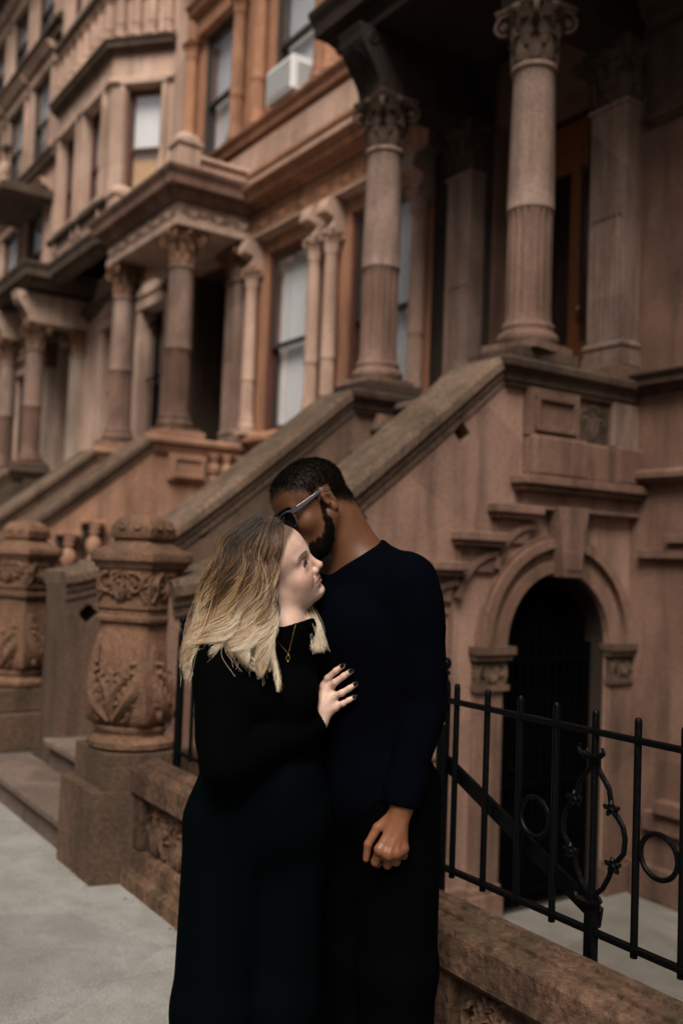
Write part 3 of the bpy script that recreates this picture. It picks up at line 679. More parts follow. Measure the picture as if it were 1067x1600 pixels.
# balusters in stepped niches on the orange stoop's cheek
bal_prof = [(0.055, 0), (0.055, 0.03), (0.04, 0.05), (0.06, 0.09), (0.072, 0.14), (0.06, 0.19), (0.036, 0.225), (0.034, 0.25), (0.052, 0.262), (0.052, 0.28), (0.04, 0.29), (0.06, 0.31), (0.06, 0.34)]
bme = MB().lathe(bal_prof, (0, 0), 24).build('baluster', M['orange_pale'], None, True); bal_me = bme.data; bpy.data.objects.remove(bme)
nb = MB()
for k in range(6):
    y0 = 2.20 + 0.26*k; zt = 1.13 + 0.135*k; nb.box(-9.72, -9.70, y0 - 0.115, y0 + 0.115, zt - 0.42, zt)
nb.build('niche_back', M['brown_dark'], S2)
fr = MB()
for k in range(6):
    y0 = 2.20 + 0.26*k; zt = 1.13 + 0.135*k
    fr = MB(); fr.box(-9.72, -9.58, y0 - 0.118, y0 + 0.118, zt - 0.005, zt + 0.035); fr.build('niche_lintel', M['orange_pale'], S2, bevel=0.008); fr = MB(); fr.box(-9.72, -9.55, y0 - 0.118, y0 + 0.118, zt - 0.47, zt - 0.385); fr.build('baluster_ledge', M['orange_pale'], S2, bevel=0.008)
    o = put('baluster', bal_me, S2, (-9.635, y0, zt - 0.385), 0, (1.15, 1.15, 1.1))
for k in range(3): put('baluster', bal_me, S2, (-9.66, 4.85 + 0.16*k, 2.36), 0, (0.95, 0.95, 0.85))

# ---- dressings on the near stoop: arch, keystone, stepped ledges, dado, ironwork
xf = -4.28
def arc_band(mb, yc, zc, r0, r1, xa, xb, n=40, a0=0.0, a1=PI):
    vs = []
    for i in range(n + 1):
        a = a0 + (a1 - a0)*i/n; c, s_ = -math.cos(a), math.sin(a)
        vs += [(xa, yc + r0*c, zc + r0*s_), (xb, yc + r0*c, zc + r0*s_), (xb, yc + r1*c, zc + r1*s_), (xa, yc + r1*c, zc + r1*s_)]
    fs = [(4*i + k, 4*i + 4 + k, 4*i + 4 + (k + 1) % 4, 4*i + (k + 1) % 4) for i in range(n) for k in range(4)] + [(0, 1, 2, 3), (4*n + 3, 4*n + 2, 4*n + 1, 4*n)]
    return mb.add(vs, fs)
b = MB()
arc_band(b, 4.61, 1.03, 0.458, 0.535, xf - 0.05, xf + 0.035); arc_band(b, 4.61, 1.03, 0.545, 0.61, xf - 0.05, xf + 0.015); arc_band(b, 4.61, 1.03, 0.615, 0.675, xf - 0.05, xf + 0.06); arc_band(b, 4.61, 1.03, 0.68, 0.70, xf - 0.05, xf + 0.03)
b.build('arch_ring', M['brown'], S1, smooth=True, auto=35)
kb = MB().prism([(4.545, 1.455), (4.695, 1.455), (4.755, 1.895), (4.485, 1.895)], 'x', xf - 0.04, xf + 0.12)
for k in range(4): kb.box(xf + 0.118, xf + 0.135, 4.56 + 0.034*k, 4.578 + 0.034*k, 1.50, 1.62)
kb.build('keystone', M['brown'], S1, bevel=0.006)
for (ya, yb_, zt, zlow) in ((3.49, 3.76, 1.53, 1.02), (3.70, 4.08, 1.71, 1.24), (3.98, 4.37, 1.89, 1.45)):
    b = MB(); b.box(xf - 0.03, xf + 0.11, ya, yb_, zt - 0.055, zt); b.box(xf - 0.03, xf + 0.085, ya + 0.02, yb_ - 0.02, zt - 0.085, zt - 0.057); b.box(xf - 0.03, xf + 0.03, ya + 0.05, yb_ - 0.05, zt - 0.24, zt - 0.087)
    b.build('stepped_ledge', M['brown'], S1, bevel=0.008)
    b = MB(); R = 0.30
    arc_band(b, yb_ - 0.02, zt - 0.14 - R*1.0, R, R + 0.035, xf - 0.03, xf + 0.05, 14, 0.15, PI/2); b.build('quarter_arch', M['brown'], S1)
b = MB()
b.box(xf - 0.03, xf + 0.15, 4.165, YF + 0.04, 2.02, 2.075); b.box(xf - 0.03, xf + 0.11, 4.19, YF + 0.04, 1.985, 2.019); b.box(xf - 0.03, xf + 0.06, 4.24, YF + 0.04, 1.895, 1.984); b.box(xf - 0.03, xf + 0.08, 4.40, YF + 0.04, 1.87, 1.894)
b.build('ledge', M['brown'], S1, bevel=0.008)
for (ya, yb_, xo) in ((4.265, 4.745, 0.11), (4.75, 5.045, 0.05), (5.05, 5.40, 0.10)):
    MB().box(xf - 0.03, xf + xo, ya, yb_, 2.078, 2.332).build('base_block', M['brown'], S1, bevel=0.02)
MB().box(xf - 0.03, xf + 0.05, 5.05, 5.40, 2.333, 2.63).build('pier_block', M['pier'], S1, bevel=0.006)
b = MB(); b.box(xf - 0.03, xf + 0.012, 4.72, 5.05, 2.333, 2.63)
def pl(u, v, h): return (xf + 0.012 + h, 4.885 + u, 2.345 + v)
acanthus(b, 0.31, 0.27, pl, random.Random(9), 0.7, 1); b.build('carved_panel', M['brown_dark'], S1, smooth=True, auto=50)
for (ya, yb_) in ((3.875, 4.165), (5.06, 5.36)):
    b = MB(); yc = (ya + yb_)/2; w2 = (yb_ - ya)/2
    b.box(xf - 0.03, xf + 0.09, ya - 0.01, yb_ + 0.01, 0.985, 1.03); b.box(xf - 0.03, xf + 0.07, ya, yb_, 0.95, 0.983); b.box(xf - 0.03, xf + 0.035, ya + 0.02, yb_ - 0.02, 0.80, 0.948); b.box(xf - 0.03, xf + 0.055, ya + 0.01, yb_ - 0.01, 0.765, 0.80)
    def pl(u, v, h, yc=yc): return (xf + 0.033 + h, yc + u, 0.805 + v)
    acanthus(b, 2*w2 - 0.05, 0.14, pl, random.Random(2), 1.9, 1); [lobed(b, (q, 0.0), (q*1.05, 0.13), 0.03, pl, 1.4, 0, 4) for q in (-0.11, -0.04, 0.04, 0.11)]
    b.build('impost', M['base'], S1, smooth=True, auto=45)
    b = MB(); b.box(xf - 0.03, xf + 0.03, ya + 0.025, yb_ - 0.040, -0.42, 0.765); b.box(xf - 0.03, xf + 0.065, ya, yb_ - 0.02, -0.6, -0.42); b.box(xf - 0.03, xf + 0.05, ya + 0.01, yb_ - 0.03, -0.419, -0.38)
    b.build('arch_pier', M['brown'], S1, bevel=0.006)
b = MB()                                        # recessed panels low on the cheek
for (ya, yb_, za, zb) in ((3.30, 3.72, 0.55, 1.25), (3.30, 3.72, -0.25, 0.42), (2.75, 3.15, -0.25, 0.9)):
    for (a, c, d, e) in ((ya, ya + 0.03, za, zb), (yb_ - 0.03, yb_, za, zb), (ya + 0.03, yb_ - 0.03, zb - 0.03, zb), (ya + 0.03, yb_ - 0.03, za, za + 0.03)): b.box(xf - 0.02, xf + 0.018, a, c, d, e)
b.build('panel_moulding', M['brown'], S1, bevel=0.004)
MB().box(xf - 0.02, xf + 0.045, 2.2, 3.86, -0.6, -0.36).build('plinth', M['brown'], S1, bevel=0.01)
b = MB(); arc_band(b, 4.61, 1.03, 0.446, 0.4535, -4.60, xf - 0.004); b.box(-4.60, xf - 0.004, 5.056, 5.0635, -0.6, 1.03); b.box(-4.60, xf - 0.004, 4.1565, 4.164, -0.6, 1.03); b.build('arch_shade_sheet', M['porch'], S1)  # added thin skin that darkens the arch jambs as painted shade
# dark passage behind the arch with its iron gate
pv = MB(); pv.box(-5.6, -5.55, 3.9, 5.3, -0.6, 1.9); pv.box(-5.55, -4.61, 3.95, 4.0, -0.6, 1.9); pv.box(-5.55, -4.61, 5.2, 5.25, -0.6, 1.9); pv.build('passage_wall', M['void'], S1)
gt = empty('iron_gate', (-4.40, 4.61, -0.6), 'black iron gate with close upright bars closing the arch under the stoop', 'gate')
b = MB()
for y in (4.165, 5.03): b.box(-4.42, -4.385, y, y + 0.03, -0.6, 1.03)
for z in (-0.55, 0.12, 0.9): b.box(-4.415, -4.39, 4.19, 5.03, z, z + 0.035)
b.build('gate_frame', M['gate'], gt)
for k in range(13):
    y = 4.225 + 0.0645*k; zt = 1.03 + math.sqrt(max(0.02, 0.45**2 - (y - 4.61)**2)) - 0.03
    MB().tube([(-4.40, y, -0.59), (-4.40, y, zt)], 0.008, 6).build('gate_bar', M['gate'], gt)
pts = [(4.17, -0.59), (5.05, -0.59), (5.05, 1.03)] + [(4.61 + 0.44*math.cos(PI*i/16), 1.03 + 0.44*math.sin(PI*i/16)) for i in range(1, 16)] + [(4.17, 1.03)]; MB().prism(pts, 'x', -4.47, -4.455).build('gate_shade_sheet', M['void'], gt)  # added black sheet behind the bars, painting in the passage's darkness
b = MB(); b.box(-4.43, -4.375, 4.30, 4.36, 0.15, 0.29); b.ball((-4.365, 4.33, 0.24), 0.02, 8, 6); b.build('lock_box', M['gate'], gt)

# ---------------------------------------------------------------- houses
def console_canopy(H, xl, xr, ycol, mats, x_end_r, x_end_l):
    """curved brackets over the columns carrying a moulded canopy"""
    mc, md = M[mats[0]], M[mats[1]]
    for x in (xl, xr):
        # S profile in y,z: from the column head forward and up
        yb_ = YF + 0.02; yf = ycol - 0.20
        pts = [(yb_, 5.155), (yf + 0.03, 5.155)] + [(yf + 0.03 - 0.20*(0.5 - 0.5*math.cos(PI*i/8))*1.0, 5.17 + 0.40*i/8) for i in range(9)] + [(yf - 0.19, 5.63), (yb_, 5.63)]
        b = MB().prism(pts, 'x', x - 0.15, x + 0.15)
        br = b.build('console_bracket', mc, H, bevel=0.01)
        o = MB()
        def pl(u, v, h, x=x): 
            t = v/0.40; return (x + u, yf + 0.03 - 0.20*(0.5 - 0.5*math.cos(PI*min(1, max(0, t)))) - h, 5.17 + v)
        acanthus(o, 0.26, 0.40, pl, random.Random(4), 1.0, 1); o.build('carved_leaves', md, br, smooth=True, auto=50)
        o2 = MB()
        for sg in (1, -1): o2.tube([(x + sg*0.15, yf - 0.06 + 0.055*math.cos(t*0.45) * (1 - t/26), 5.53 + 0.055*math.sin(t*0.45)*(1 - t/26)) for t in range(22)], 0.014, 6)
        o2.build('scroll', mc, br, smooth=True)
    yf = ycol - 0.36
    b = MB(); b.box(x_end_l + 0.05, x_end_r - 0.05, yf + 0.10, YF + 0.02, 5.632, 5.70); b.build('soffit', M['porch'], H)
    b = MB(); b.moulding([(x_end_l, YF), (x_end_l, yf + 0.16), (x_end_r, yf + 0.16), (x_end_r, YF)], cornice_prof(5.66, 6.02, 0.20)); b.build('canopy_moulding', md, H, smooth=True, auto=30)

def house_front(label, xa, xb, mats, group='brownstone row houses', z_top=14.0, opens=(), z0=-0.7, yw=YF):
    H = empty('brownstone_house', ((xa + xb)/2, yw, 0), label, 'house', group)
    b = MB(); wall_open(b, xa, xb, z0, z_top, yw, yw + 0.34, opens); b.build('facade_wall', M[mats], H)
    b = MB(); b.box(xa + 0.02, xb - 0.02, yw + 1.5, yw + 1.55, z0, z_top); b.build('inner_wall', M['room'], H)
    b = MB(); b.box(xa, xb, yw + 0.34, yw + 9, z_top - 0.25, z_top); b.build('roof', M['asphalt'], H)
    b = MB(); b.box(xa, xa + 0.02, yw + 0.341, yw + 9, z0, z_top - 0.26); b.box(xb - 0.02, xb, yw + 0.341, yw + 9, z0, z_top - 0.26); b.box(xa, xb, yw + 9, yw + 9.2, z0, z_top); b.build('party_wall', M['brown_dark'], H)
    return H

# near house: stoop on its left, basement window on its right
doorA = (-5.72, -4.72, 2.6, 5.12)
HA = house_front('dark brown house nearest on the right, its columned porch rising out of the picture', -6.48, 0.6, 'brown', opens=[doorA, (-3.82, -2.6, 0.06, 1.58), (-3.1, -2.0, 3.3, 5.1), (-1.4, -0.3, 3.3, 5.1)])
for x in (-6.02, -4.40): column(HA, x, 4.40)
pilaster(HA, -4.40, 5.13, YF + 0.02, 0.155, 2.90, 4.76, 3.95, 'pier', 'brown_dark')
pilaster(HA, -5.96, 5.13, YF + 0.02, 0.145, 2.90, 4.76, 3.80, 'pier', 'brown_dark')
MB().box(-4.58, -4.22, 5.08, YF + 0.02, 2.80, 2.898).build('pilaster_plinth', M['brown'], HA, bevel=0.01); MB().box(-6.14, -5.78, 5.08, YF + 0.02, 2.80, 2.898).build('pilaster_plinth', M['brown'], HA, bevel=0.01)
console_canopy(HA, -6.02, -4.40, 4.40, ('porch', 'porch'), -1.2, -6.42)  # right end carried past the porch to shade the facade under it
b = MB(); b.box(-6.2, -1.4, 4.40, YF + 0.01, 6.02, 9.0); b.build('oriel', M['porch'], HA, bevel=0.02)  # oriel lengthened with the canopy for the shade it drops
MB().box(-6.47, -5.73, YF - 0.012, YF + 0.01, 2.8, 5.63).build('porch_shade_sheet', M['porch'], HA); MB().box(-4.715, -4.3, YF - 0.012, YF + 0.01, 2.9, 5.63).build('porch_shade_sheet', M['porch'], HA)  # thin added sheets, coloured dark for the shade beside the doorway
# vestibule and door
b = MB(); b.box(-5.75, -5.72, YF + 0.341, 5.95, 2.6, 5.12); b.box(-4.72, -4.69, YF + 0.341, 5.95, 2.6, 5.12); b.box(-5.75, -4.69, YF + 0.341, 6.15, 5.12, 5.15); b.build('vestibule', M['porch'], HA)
d = MB(); yy = 5.72
d.box(-5.72, -5.60, yy, yy + 0.06, 2.70, 4.9); d.box(-4.84, -4.72, yy, yy + 0.06, 2.70, 4.9); d.box(-5.27, -5.17, yy - 0.01, yy + 0.06, 2.70, 4.9)
for (a, c) in ((-5.60, -5.27), (-5.17, -4.84)):
    d.box(a, c, yy, yy + 0.06, 2.70, 3.30); d.box(a, c, yy, yy + 0.06, 4.72, 4.9)
    d.box(a + 0.05, c - 0.05, yy - 0.02, yy + 0.001, 2.80, 3.2)
d.box(-5.72, -4.72, yy, yy + 0.06, 4.905, 5.12)
door = d.build('door', M['wood'], HA, bevel=0.006)
MB().box(-5.60, -4.84, yy + 0.03, yy + 0.036, 3.3, 4.72).build('pane', M['glass'], door)
b = MB(); b.ball((-5.13, yy - 0.05, 3.55), 0.03, 10, 8); b.tube([(-5.13, yy - 0.05, 3.55), (-5.13, yy + 0.01, 3.55)], 0.012); b.build('door_knob', plain('old brass', (0.35, 0.22, 0.08), 0.35, 1.0), door, smooth=True)
# string courses and basement window of the right-hand part
xr0 = -4.235
for (z0, z1, o) in ((2.70, 2.83, 0.13), (2.10, 2.19, 0.09), (5.22, 5.42, 0.14)):
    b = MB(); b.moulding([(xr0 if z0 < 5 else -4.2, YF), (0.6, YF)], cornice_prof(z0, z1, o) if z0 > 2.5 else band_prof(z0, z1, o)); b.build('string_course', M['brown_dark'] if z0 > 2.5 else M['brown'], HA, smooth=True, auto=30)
b = MB(); b.box(-4.18, -2.3, YF - 0.05, YF + 0.01, 1.60, 1.66); b.box(-3.95, -2.45, YF - 0.08, YF + 0.01, 1.70, 1.76); b.box(-3.95, -2.45, YF - 0.04, YF + 0.01, 1.662, 1.70); b.build('window_hood', M['brown'], HA, bevel=0.006)
b = MB(); b.box(-3.98, -2.45, YF - 0.09, YF + 0.01, -0.03, 0.055); b.box(-4.1, -2.4, YF - 0.05, YF + 0.01, -0.16, -0.035); b.build('window_sill', M['brown'], HA, bevel=0.008)
MB().box(-4.2, 0.6, YF - 0.05, YF + 0.01, -0.6, -0.38).build('plinth', M['brown'], HA, bevel=0.012)
window(HA, -3.82, -2.6, 0.06, 1.58, YF + 0.2, 'gate', None, bars=True)
for x in (-3.1, -1.4): window(HA, x, x + 1.1, 3.3, 5.1, YF + 0.14, 'sash', 'curtain')
b = MB(); b.box(-4.2, -3.25, YF - 0.04, YF + 0.01, 4.62, 5.20); b.build('wall_panel', M['brown_dark'], HA, bevel=0.01)
b = MB(); b.moulding([(-4.2, YF), (-3.2, YF)], band_prof(4.55, 4.63, 0.07)); b.build('panel_ledge', M['brown_dark'], HA, smooth=True)

# orange middle house
xB0, xB1 = -11.95, -6.48
opB = [(-9.42, -8.42, 2.90, 4.98), (-7.78, -6.70, 2.90, 4.98), (-11.25, -10.25, 2.6, 5.1), (-11.30, -10.42, 6.52, 8.35), (-9.45, -8.55, 6.52, 8.35), (-7.9, -7.0, 6.52, 8.35), (-11.30, -10.42, 9.8, 11.4), (-9.45, -8.55, 9.8, 11.4), (-7.9, -7.0, 9.8, 11.4)]
HB = house_front('orange sandstone house in the middle with the flat columned porch', xB0, xB1, 'orange', opens=opB)
for x in (-9.88, -11.58): column(HB, x, 4.45, mats=('column', 'newel'))
for x in (-9.95, -11.55): pilaster(HB, x, 5.12, YF + 0.02, 0.14, 2.80, 4.76, 3.8, 'pier', 'newel')
# flat porch roof: architrave, carved frieze, cornice, parapet
px0, px1, py0 = -11.80, -9.66, 4.26
b = MB(); b.box(px0, px1, py0, YF + 0.01, 5.155, 5.24); b.box(px0 + 0.02, px1 - 0.02, py0 + 0.02, YF + 0.01, 5.241, 5.43); b.build('porch_frieze', M['beige'], HB, bevel=0.006)
o = MB(); rg = random.Random(21)
acanthus(o, px1 - px0 - 0.1, 0.17, lambda u, v, h: ((px0 + px1)/2 + u, py0 + 0.02 - h, 5.25 + v), rg, 2.0, 6); acanthus(o, 0.95, 0.17, lambda u, v, h: (px1 - 0.02 + h, 4.78 + u, 5.25 + v), rg, 2.0, 3)
o.build('carved_leaves', M['beige'], HB, smooth=True, auto=50)
b = MB(); b.moulding([(px0, YF), (px0, py0), (px1, py0), (px1, YF)], cornice_prof(5.43, 5.74, 0.20)); b.box(px0, px1, py0 + 0.01, YF + 0.01, 5.43, 5.755); b.build('porch_cornice', M['brown'], HB, smooth=True, auto=30)
b = MB(); b.box(px0 + 0.02, px1 - 0.02, py0 + 0.05, py0 + 0.17, 5.756, 5.93); b.box(px1 - 0.14, px1 - 0.02, py0 + 0.17, YF, 5.756, 5.93); b.box(px0 + 0.01, px1 + 0.02, py0 + 0.02, py0 + 0.2, 5.931, 5.98); b.box(px1 - 0.17, px1 + 0.02, py0 + 0.2, YF, 5.931, 5.98); b.build('parapet', M['beige'], HB, bevel=0.01)
for x in (px1 - 0.10, px0 + 0.10):
    b = MB(); b.box(x - 0.13, x + 0.13, py0 - 0.02, py0 + 0.24, 5.756, 6.06); b.box(x - 0.155, x + 0.155, py0 - 0.045, py0 + 0.265, 6.061, 6.10)
    b.lathe([(0.15, 6.10), (0.15, 6.13), (0.12, 6.18), (0.06, 6.22), (0.0005, 6.235)], (x, py0 + 0.11), 20, None, 0.7); b.build('parapet_post', M['beige'], HB, bevel=0.006)
# bands over the parlour floor
def mould(H, name, xa, xb, prof, m, y=YF): b = MB(); b.moulding([(xa, y), (xb, y)], prof); return b.build(name, M[m], H, smooth=True, auto=30)
mould(HB, 'lintel_band', px1 + 0.02, xB1, band_prof(5.13, 5.20, 0.14), 'pale')
MB().box(px1 + 0.02, xB1, YF - 0.10, YF + 0.01, 5.20, 5.46).build('frieze', M['orange'], HB)
o = MB(); acanthus(o, 2.9, 0.20, lambda u, v, h: (-8.15 + u, YF - 0.10 - h, 5.23 + v), random.Random(8), 0.8, 7); o.build('carved_leaves', M['orange'], HB, smooth=True, auto=50)
mould(HB, 'cornice', px1 + 0.02, xB1, cornice_prof(5.46, 5.66, 0.34), 'orange')
MB().box(px1 + 0.02, xB1, YF - 0.20, YF + 0.01, 5.66, 5.84).build('wall_band', M['pale'], HB)
mould(HB, 'string_course', px1 + 0.02, xB1, band_prof(5.82, 5.93, 0.22), 'orange')
MB().box(xB0, xB1, YF - 0.15, YF + 0.01, 5.93, 6.26).build('wall_band', M['pale'], HB)
mould(HB, 'sill_course', xB0, xB1, cornice_prof(6.24, 6.46, 0.24), 'orange')
# parlour windows with colonnettes and brackets
window(HB, -9.42, -8.42, 2.90, 4.98, YF + 0.08, 'sash_red', 'curtain'); window(HB, -7.78, -6.70, 2.90, 4.98, YF + 0.08, 'sash_red', 'curtain')
mould(HB, 'window_sill', -9.7, -6.64, band_prof(2.76, 2.90, 0.16), 'orange')
for x in (-9.60, -8.27, -7.96, -6.57):
    c = put('colonnette', ME_COLN, HB, (x, YF - 0.10, 2.90)); k = link('capital', ME_CAPN, c); k.location = (0, 0, 1.718)
    pts = [(YF, 4.82), (YF - 0.17, 4.82)] + [(YF - 0.17 - 0.06*math.sin(PI*i/8)*(-1 if i < 4 else 1) - 0.05*(i/8), 4.83 + 0.28*i/8) for i in range(9)] + [(YF - 0.22, 5.128), (YF, 5.128)]
    MB().prism(pts, 'x', x - 0.085, x + 0.085).build('bracket', M['pale'], HB, bevel=0.008)
# second and third floor windows
for i, (x0, x1) in enumerate(((-11.30, -10.42), (-9.45, -8.55), (-7.9, -7.0))):
    window(HB, x0, x1, 6.52, 8.35, YF + 0.06, 'sash', 'blind', 0.0); window(HB, x0, x1, 9.8, 11.4, YF + 0.2, 'sash', 'blind', 0.2)
    for z in (8.42,):
        b = MB(); b.box(x0 - 0.12, x1 + 0.12, YF - 0.10, YF + 0.01, 8.36, 8.55); b.moulding([(x0 - 0.22, YF), (x1 + 0.22, YF)], cornice_prof(8.551, 8.75, 0.24)); b.build('window_hood', M['orange'], HB, smooth=True, auto=30)
for x in (-11.55, -10.2, -9.68, -8.33, -8.12, -6.8):
    c = put('colonnette', with_mat(ME_COLN, M['orange']), HB, (x, YF - 0.09, 6.46), 0, (1.15, 1.15, 0.98)); k = link('capital', with_mat(ME_CAPN, M['orange']), c); k.location = (0, 0, 1.718)
mould(HB, 'string_course', xB0, xB1, band_prof(9.4, 9.6, 0.16), 'orange'); mould(HB, 'roof_cornice', xB0, xB1, cornice_prof(13.2, 14.0, 0.6), 'brown_dark')
b = MB(); b.box(-11.25, -11.235, YF - 0.004, YF + 0.9, 2.75, 5.1); b.box(-10.265, -10.25, YF - 0.004, YF + 0.9, 2.75, 5.1); b.box(-11.235, -10.265, YF - 0.004, YF + 0.9, 5.085, 5.1); b.box(-11.45, -11.26, YF - 0.012, YF + 0.01, 2.8, 5.15); b.box(-10.24, -9.8, YF - 0.012, YF + 0.01, 2.8, 5.15); b.build('porch_shade_sheet', M['brown_dark'], HB)  # added dark sheets that give the doorway reveals their shade by colour
# doorway of the orange house
b = MB(); b.box(-11.25, -10.25, YF + 0.9, YF + 0.95, 2.7, 5.1); dB = b.build('door', M['sash'], HB)
# window air conditioner
ac = empty('air_conditioner', (-8.86, YF, 6.46), 'white box air conditioner sitting in an upper window of the orange house', 'air conditioner')
b = MB(); b.box(-9.14, -8.58, YF - 0.28, YF + 0.18, 6.50, 6.88); b.build('case', M['white'], ac, bevel=0.015)
b = MB()
for k in range(7): b.box(-9.10, -8.62, YF - 0.294, YF - 0.278, 6.545 + 0.045*k, 6.567 + 0.045*k)
for k in range(5): b.box(-8.582, -8.568, YF - 0.22, YF - 0.02, 6.56 + 0.055*k, 6.58 + 0.055*k)
b.build('louvres', M['grille'], ac)

# beige house with the angled bay
xC0, xC1 = -17.45, -11.95
opC = [(-12.95, -12.15, 3.02, 5.0), (-14.5, -13.6, 3.02, 5.0), (-16.8, -15.7, 2.6, 5.1)]
HC = house_front('beige brownstone house with the tall angled bay window', xC0, xC1, 'beige', opens=opC)
for x in (-15.5, -17.05): column(HC, x, 4.50, mats=('column', 'newel'))
for x in (-15.55, -17.0): pilaster(HC, x, 5.12, YF + 0.02, 0.13, 2.80, 4.76, 3.7, 'grey_stone', 'newel')
console_canopy(HC, -17.05, -15.5, 4.50, ('beige', 'beige_dark'), -15.15, -17.4)
for (x0, x1) in ((-12.95, -12.15), (-14.5, -13.6)):
    window(HC, x0, x1, 3.02, 5.0, YF + 0.2, 'sash', None, bars=True)
    b = MB(); b.box(x0 - 0.16, x0 - 0.003, YF - 0.07, YF + 0.01, 2.95, 5.0); b.box(x1 + 0.003, x1 + 0.16, YF - 0.07, YF + 0.01, 2.95, 5.0); b.box(x0 - 0.2, x1 + 0.2, YF - 0.09, YF + 0.01, 5.003, 5.18); b.build('window_surround', M['beige'], HC, bevel=0.008)
    b = MB(); b.prism([(x0 - 0.25, 5.183), (x1 + 0.25, 5.183), ((x0 + x1)/2, 5.45)], 'y', YF - 0.12, YF + 0.01); b.build('pediment', M['beige'], HC, bevel=0.01)
MB().box(-16.8, -15.7, YF + 0.8, YF + 0.85, 2.7, 5.1).build('door', M['sash'], HC)
bx = [(-12.30, YF), (-13.02, 4.66), (-15.45, 4.66), (-16.1, YF)]
bay = [bx[0], bx[1], bx[2], bx[3]][::-1]
# bay body: storeys with windows on each face
def face_frame(p, q):
    p, q = Vector(p), Vector(q); d = (q - p); L = d.length; d.normalize(); n = Vector((d.y, -d.x)); return p, d, n, L
def slabf(mb, p, d, n, u0, u1, o0, o1, z0, z1):
    c = [p + d*u0 + n*o0, p + d*u1 + n*o0, p + d*u1 + n*o1, p + d*u0 + n*o1]
    mb.prism([(v.x, v.y) for v in c], 'z', z0, z1)
faces = list(zip(bay[:-1], bay[1:]))
for fi, (p0, q0) in enumerate(faces):
    p, d, n, L = face_frame(p0, q0)
    wins = [(L*0.26, L*0.80)] if fi != 1 else [(0.28, 1.02), (1.40, 2.14)]
    for (z0, z1, zs, zt, cov) in ((5.95, 8.72, 6.62, 8.12, 'blind'), (8.9, 11.9, 9.9, 11.5, 'blind')):
        b = MB(); edges = [0.0] + [e for w in wins for e in w] + [L]
        for k in range(0, len(edges), 2): slabf(b, p, d, n, edges[k] + 0.001, edges[k + 1] - 0.001, -0.22, 0, z0, z1)
        for (a, c) in wins: slabf(b, p, d, n, a, c, -0.22, -0.003, z0, zs); slabf(b, p, d, n, a, c, -0.22, -0.003, zt, z1)
        bo = b.build('bay_wall', M['beige'], HC)
        for (a, c) in wins:
            w = MB()
            for (u0, u1, za, zb) in ((a, a + 0.05, zs, zt), (c - 0.05, c, zs, zt), (a + 0.05, c - 0.05, zs, zs + 0.06), (a + 0.05, c - 0.05, zt - 0.05, zt), (a + 0.05, c - 0.05, zs + (zt - zs)*0.42 - 0.025, zs + (zt - zs)*0.42 + 0.025)): slabf(w, p, d, n, u0, u1, -0.17, -0.10, za, zb)
            wo = w.build('window', M['sash_red'], HC)
            g_ = MB(); slabf(g_, p, d, n, a + 0.05, c - 0.05, -0.145, -0.138, zs + 0.06, zt - 0.05); g_.build('pane', M['glass'], wo)
            zc = zs + (zt - zs)*(0.42 if fi == 2 else 0.30 if fi == 1 else 0.1)
            g_ = MB(); slabf(g_, p, d, n, a + 0.03, c - 0.03, -0.19, -0.182, zc, zt); g_.build('blind', M['blind'], wo)
            if fi == 2:
                g_ = MB(); slabf(g_, p, d, n, a + 0.03, c - 0.03, -0.19, -0.182, zs, zc - 0.002); g_.build('blind', M['warm'], wo)
            b = MB()
            for u in (a - 0.10, c + 0.02): slabf(b, p, d, n, u, u + 0.08, -0.005, 0.05, zs - 0.35, zt + 0.02)
            slabf(b, p, d, n, a - 0.10, c + 0.10, -0.005, 0.07, zt + 0.022, zt + 0.12); slabf(b, p, d, n, a - 0.05, c + 0.05, -0.004, 0.06, zs - 0.06, zs - 0.001)
            b.build('window_surround', M['beige'], HC, bevel=0.006)
def bmould(name, z0, z1, o, m, fn): b = MB(); b.moulding(bay, fn(z0, z1, o)); return b.build(name, M[m], HC, smooth=True, auto=30)
for za, zb in ((5.93, 5.96), (8.75, 8.85), (11.9, 12.0)): MB().prism(bay, 'z', za, zb).build('bay_floor', M['void'], HC)
bmould('bay_base', 5.72, 6.03, 0.18, 'beige_dark', cornice_prof); bmould('sill_course', 6.42, 6.54, 0.09, 'beige_dark', band_prof); bmould('string_course', 8.16, 8.26, 0.06, 'beige', band_prof); bmould('cornice', 8.60, 8.78, 0.16, 'beige_dark', cornice_prof); bmould('string_course', 9.62, 9.80, 0.12, 'beige_dark', band_prof); bmould('cornice', 11.7, 12.0, 0.2, 'beige_dark', cornice_prof)
for fi, (p0, q0) in enumerate(faces):
    p, d, n, L = face_frame(p0, q0); cnt = 4 if fi != 1 else 8
    for k in range(cnt):
        c = p + d*(L*(k + 0.5)/cnt) + n*0.03
        o = put('colonnette', with_mat(ME_COLN, M['beige']) if False else ME_COLN, HC, (c.x, c.y, 8.80), 0, (1.0, 1.0, 0.36)); kk = link('capital', ME_CAPN, o); kk.location = (0, 0, 1.718); kk.scale = (1, 1, 1.2)
mould(HC, 'string_course', xC0, -16.15, band_prof(6.1, 6.3, 0.12), 'beige_dark'); mould(HC, 'string_course', -12.28, xC1, band_prof(6.1, 6.3, 0.12), 'beige_dark'); mould(HC, 'string_course', xC0, xC1, band_prof(5.3, 5.5, 0.14), 'beige_dark'); mould(HC, 'roof_cornice', xC0, xC1, cornice_prof(13.2, 14.0, 0.6), 'beige_dark')

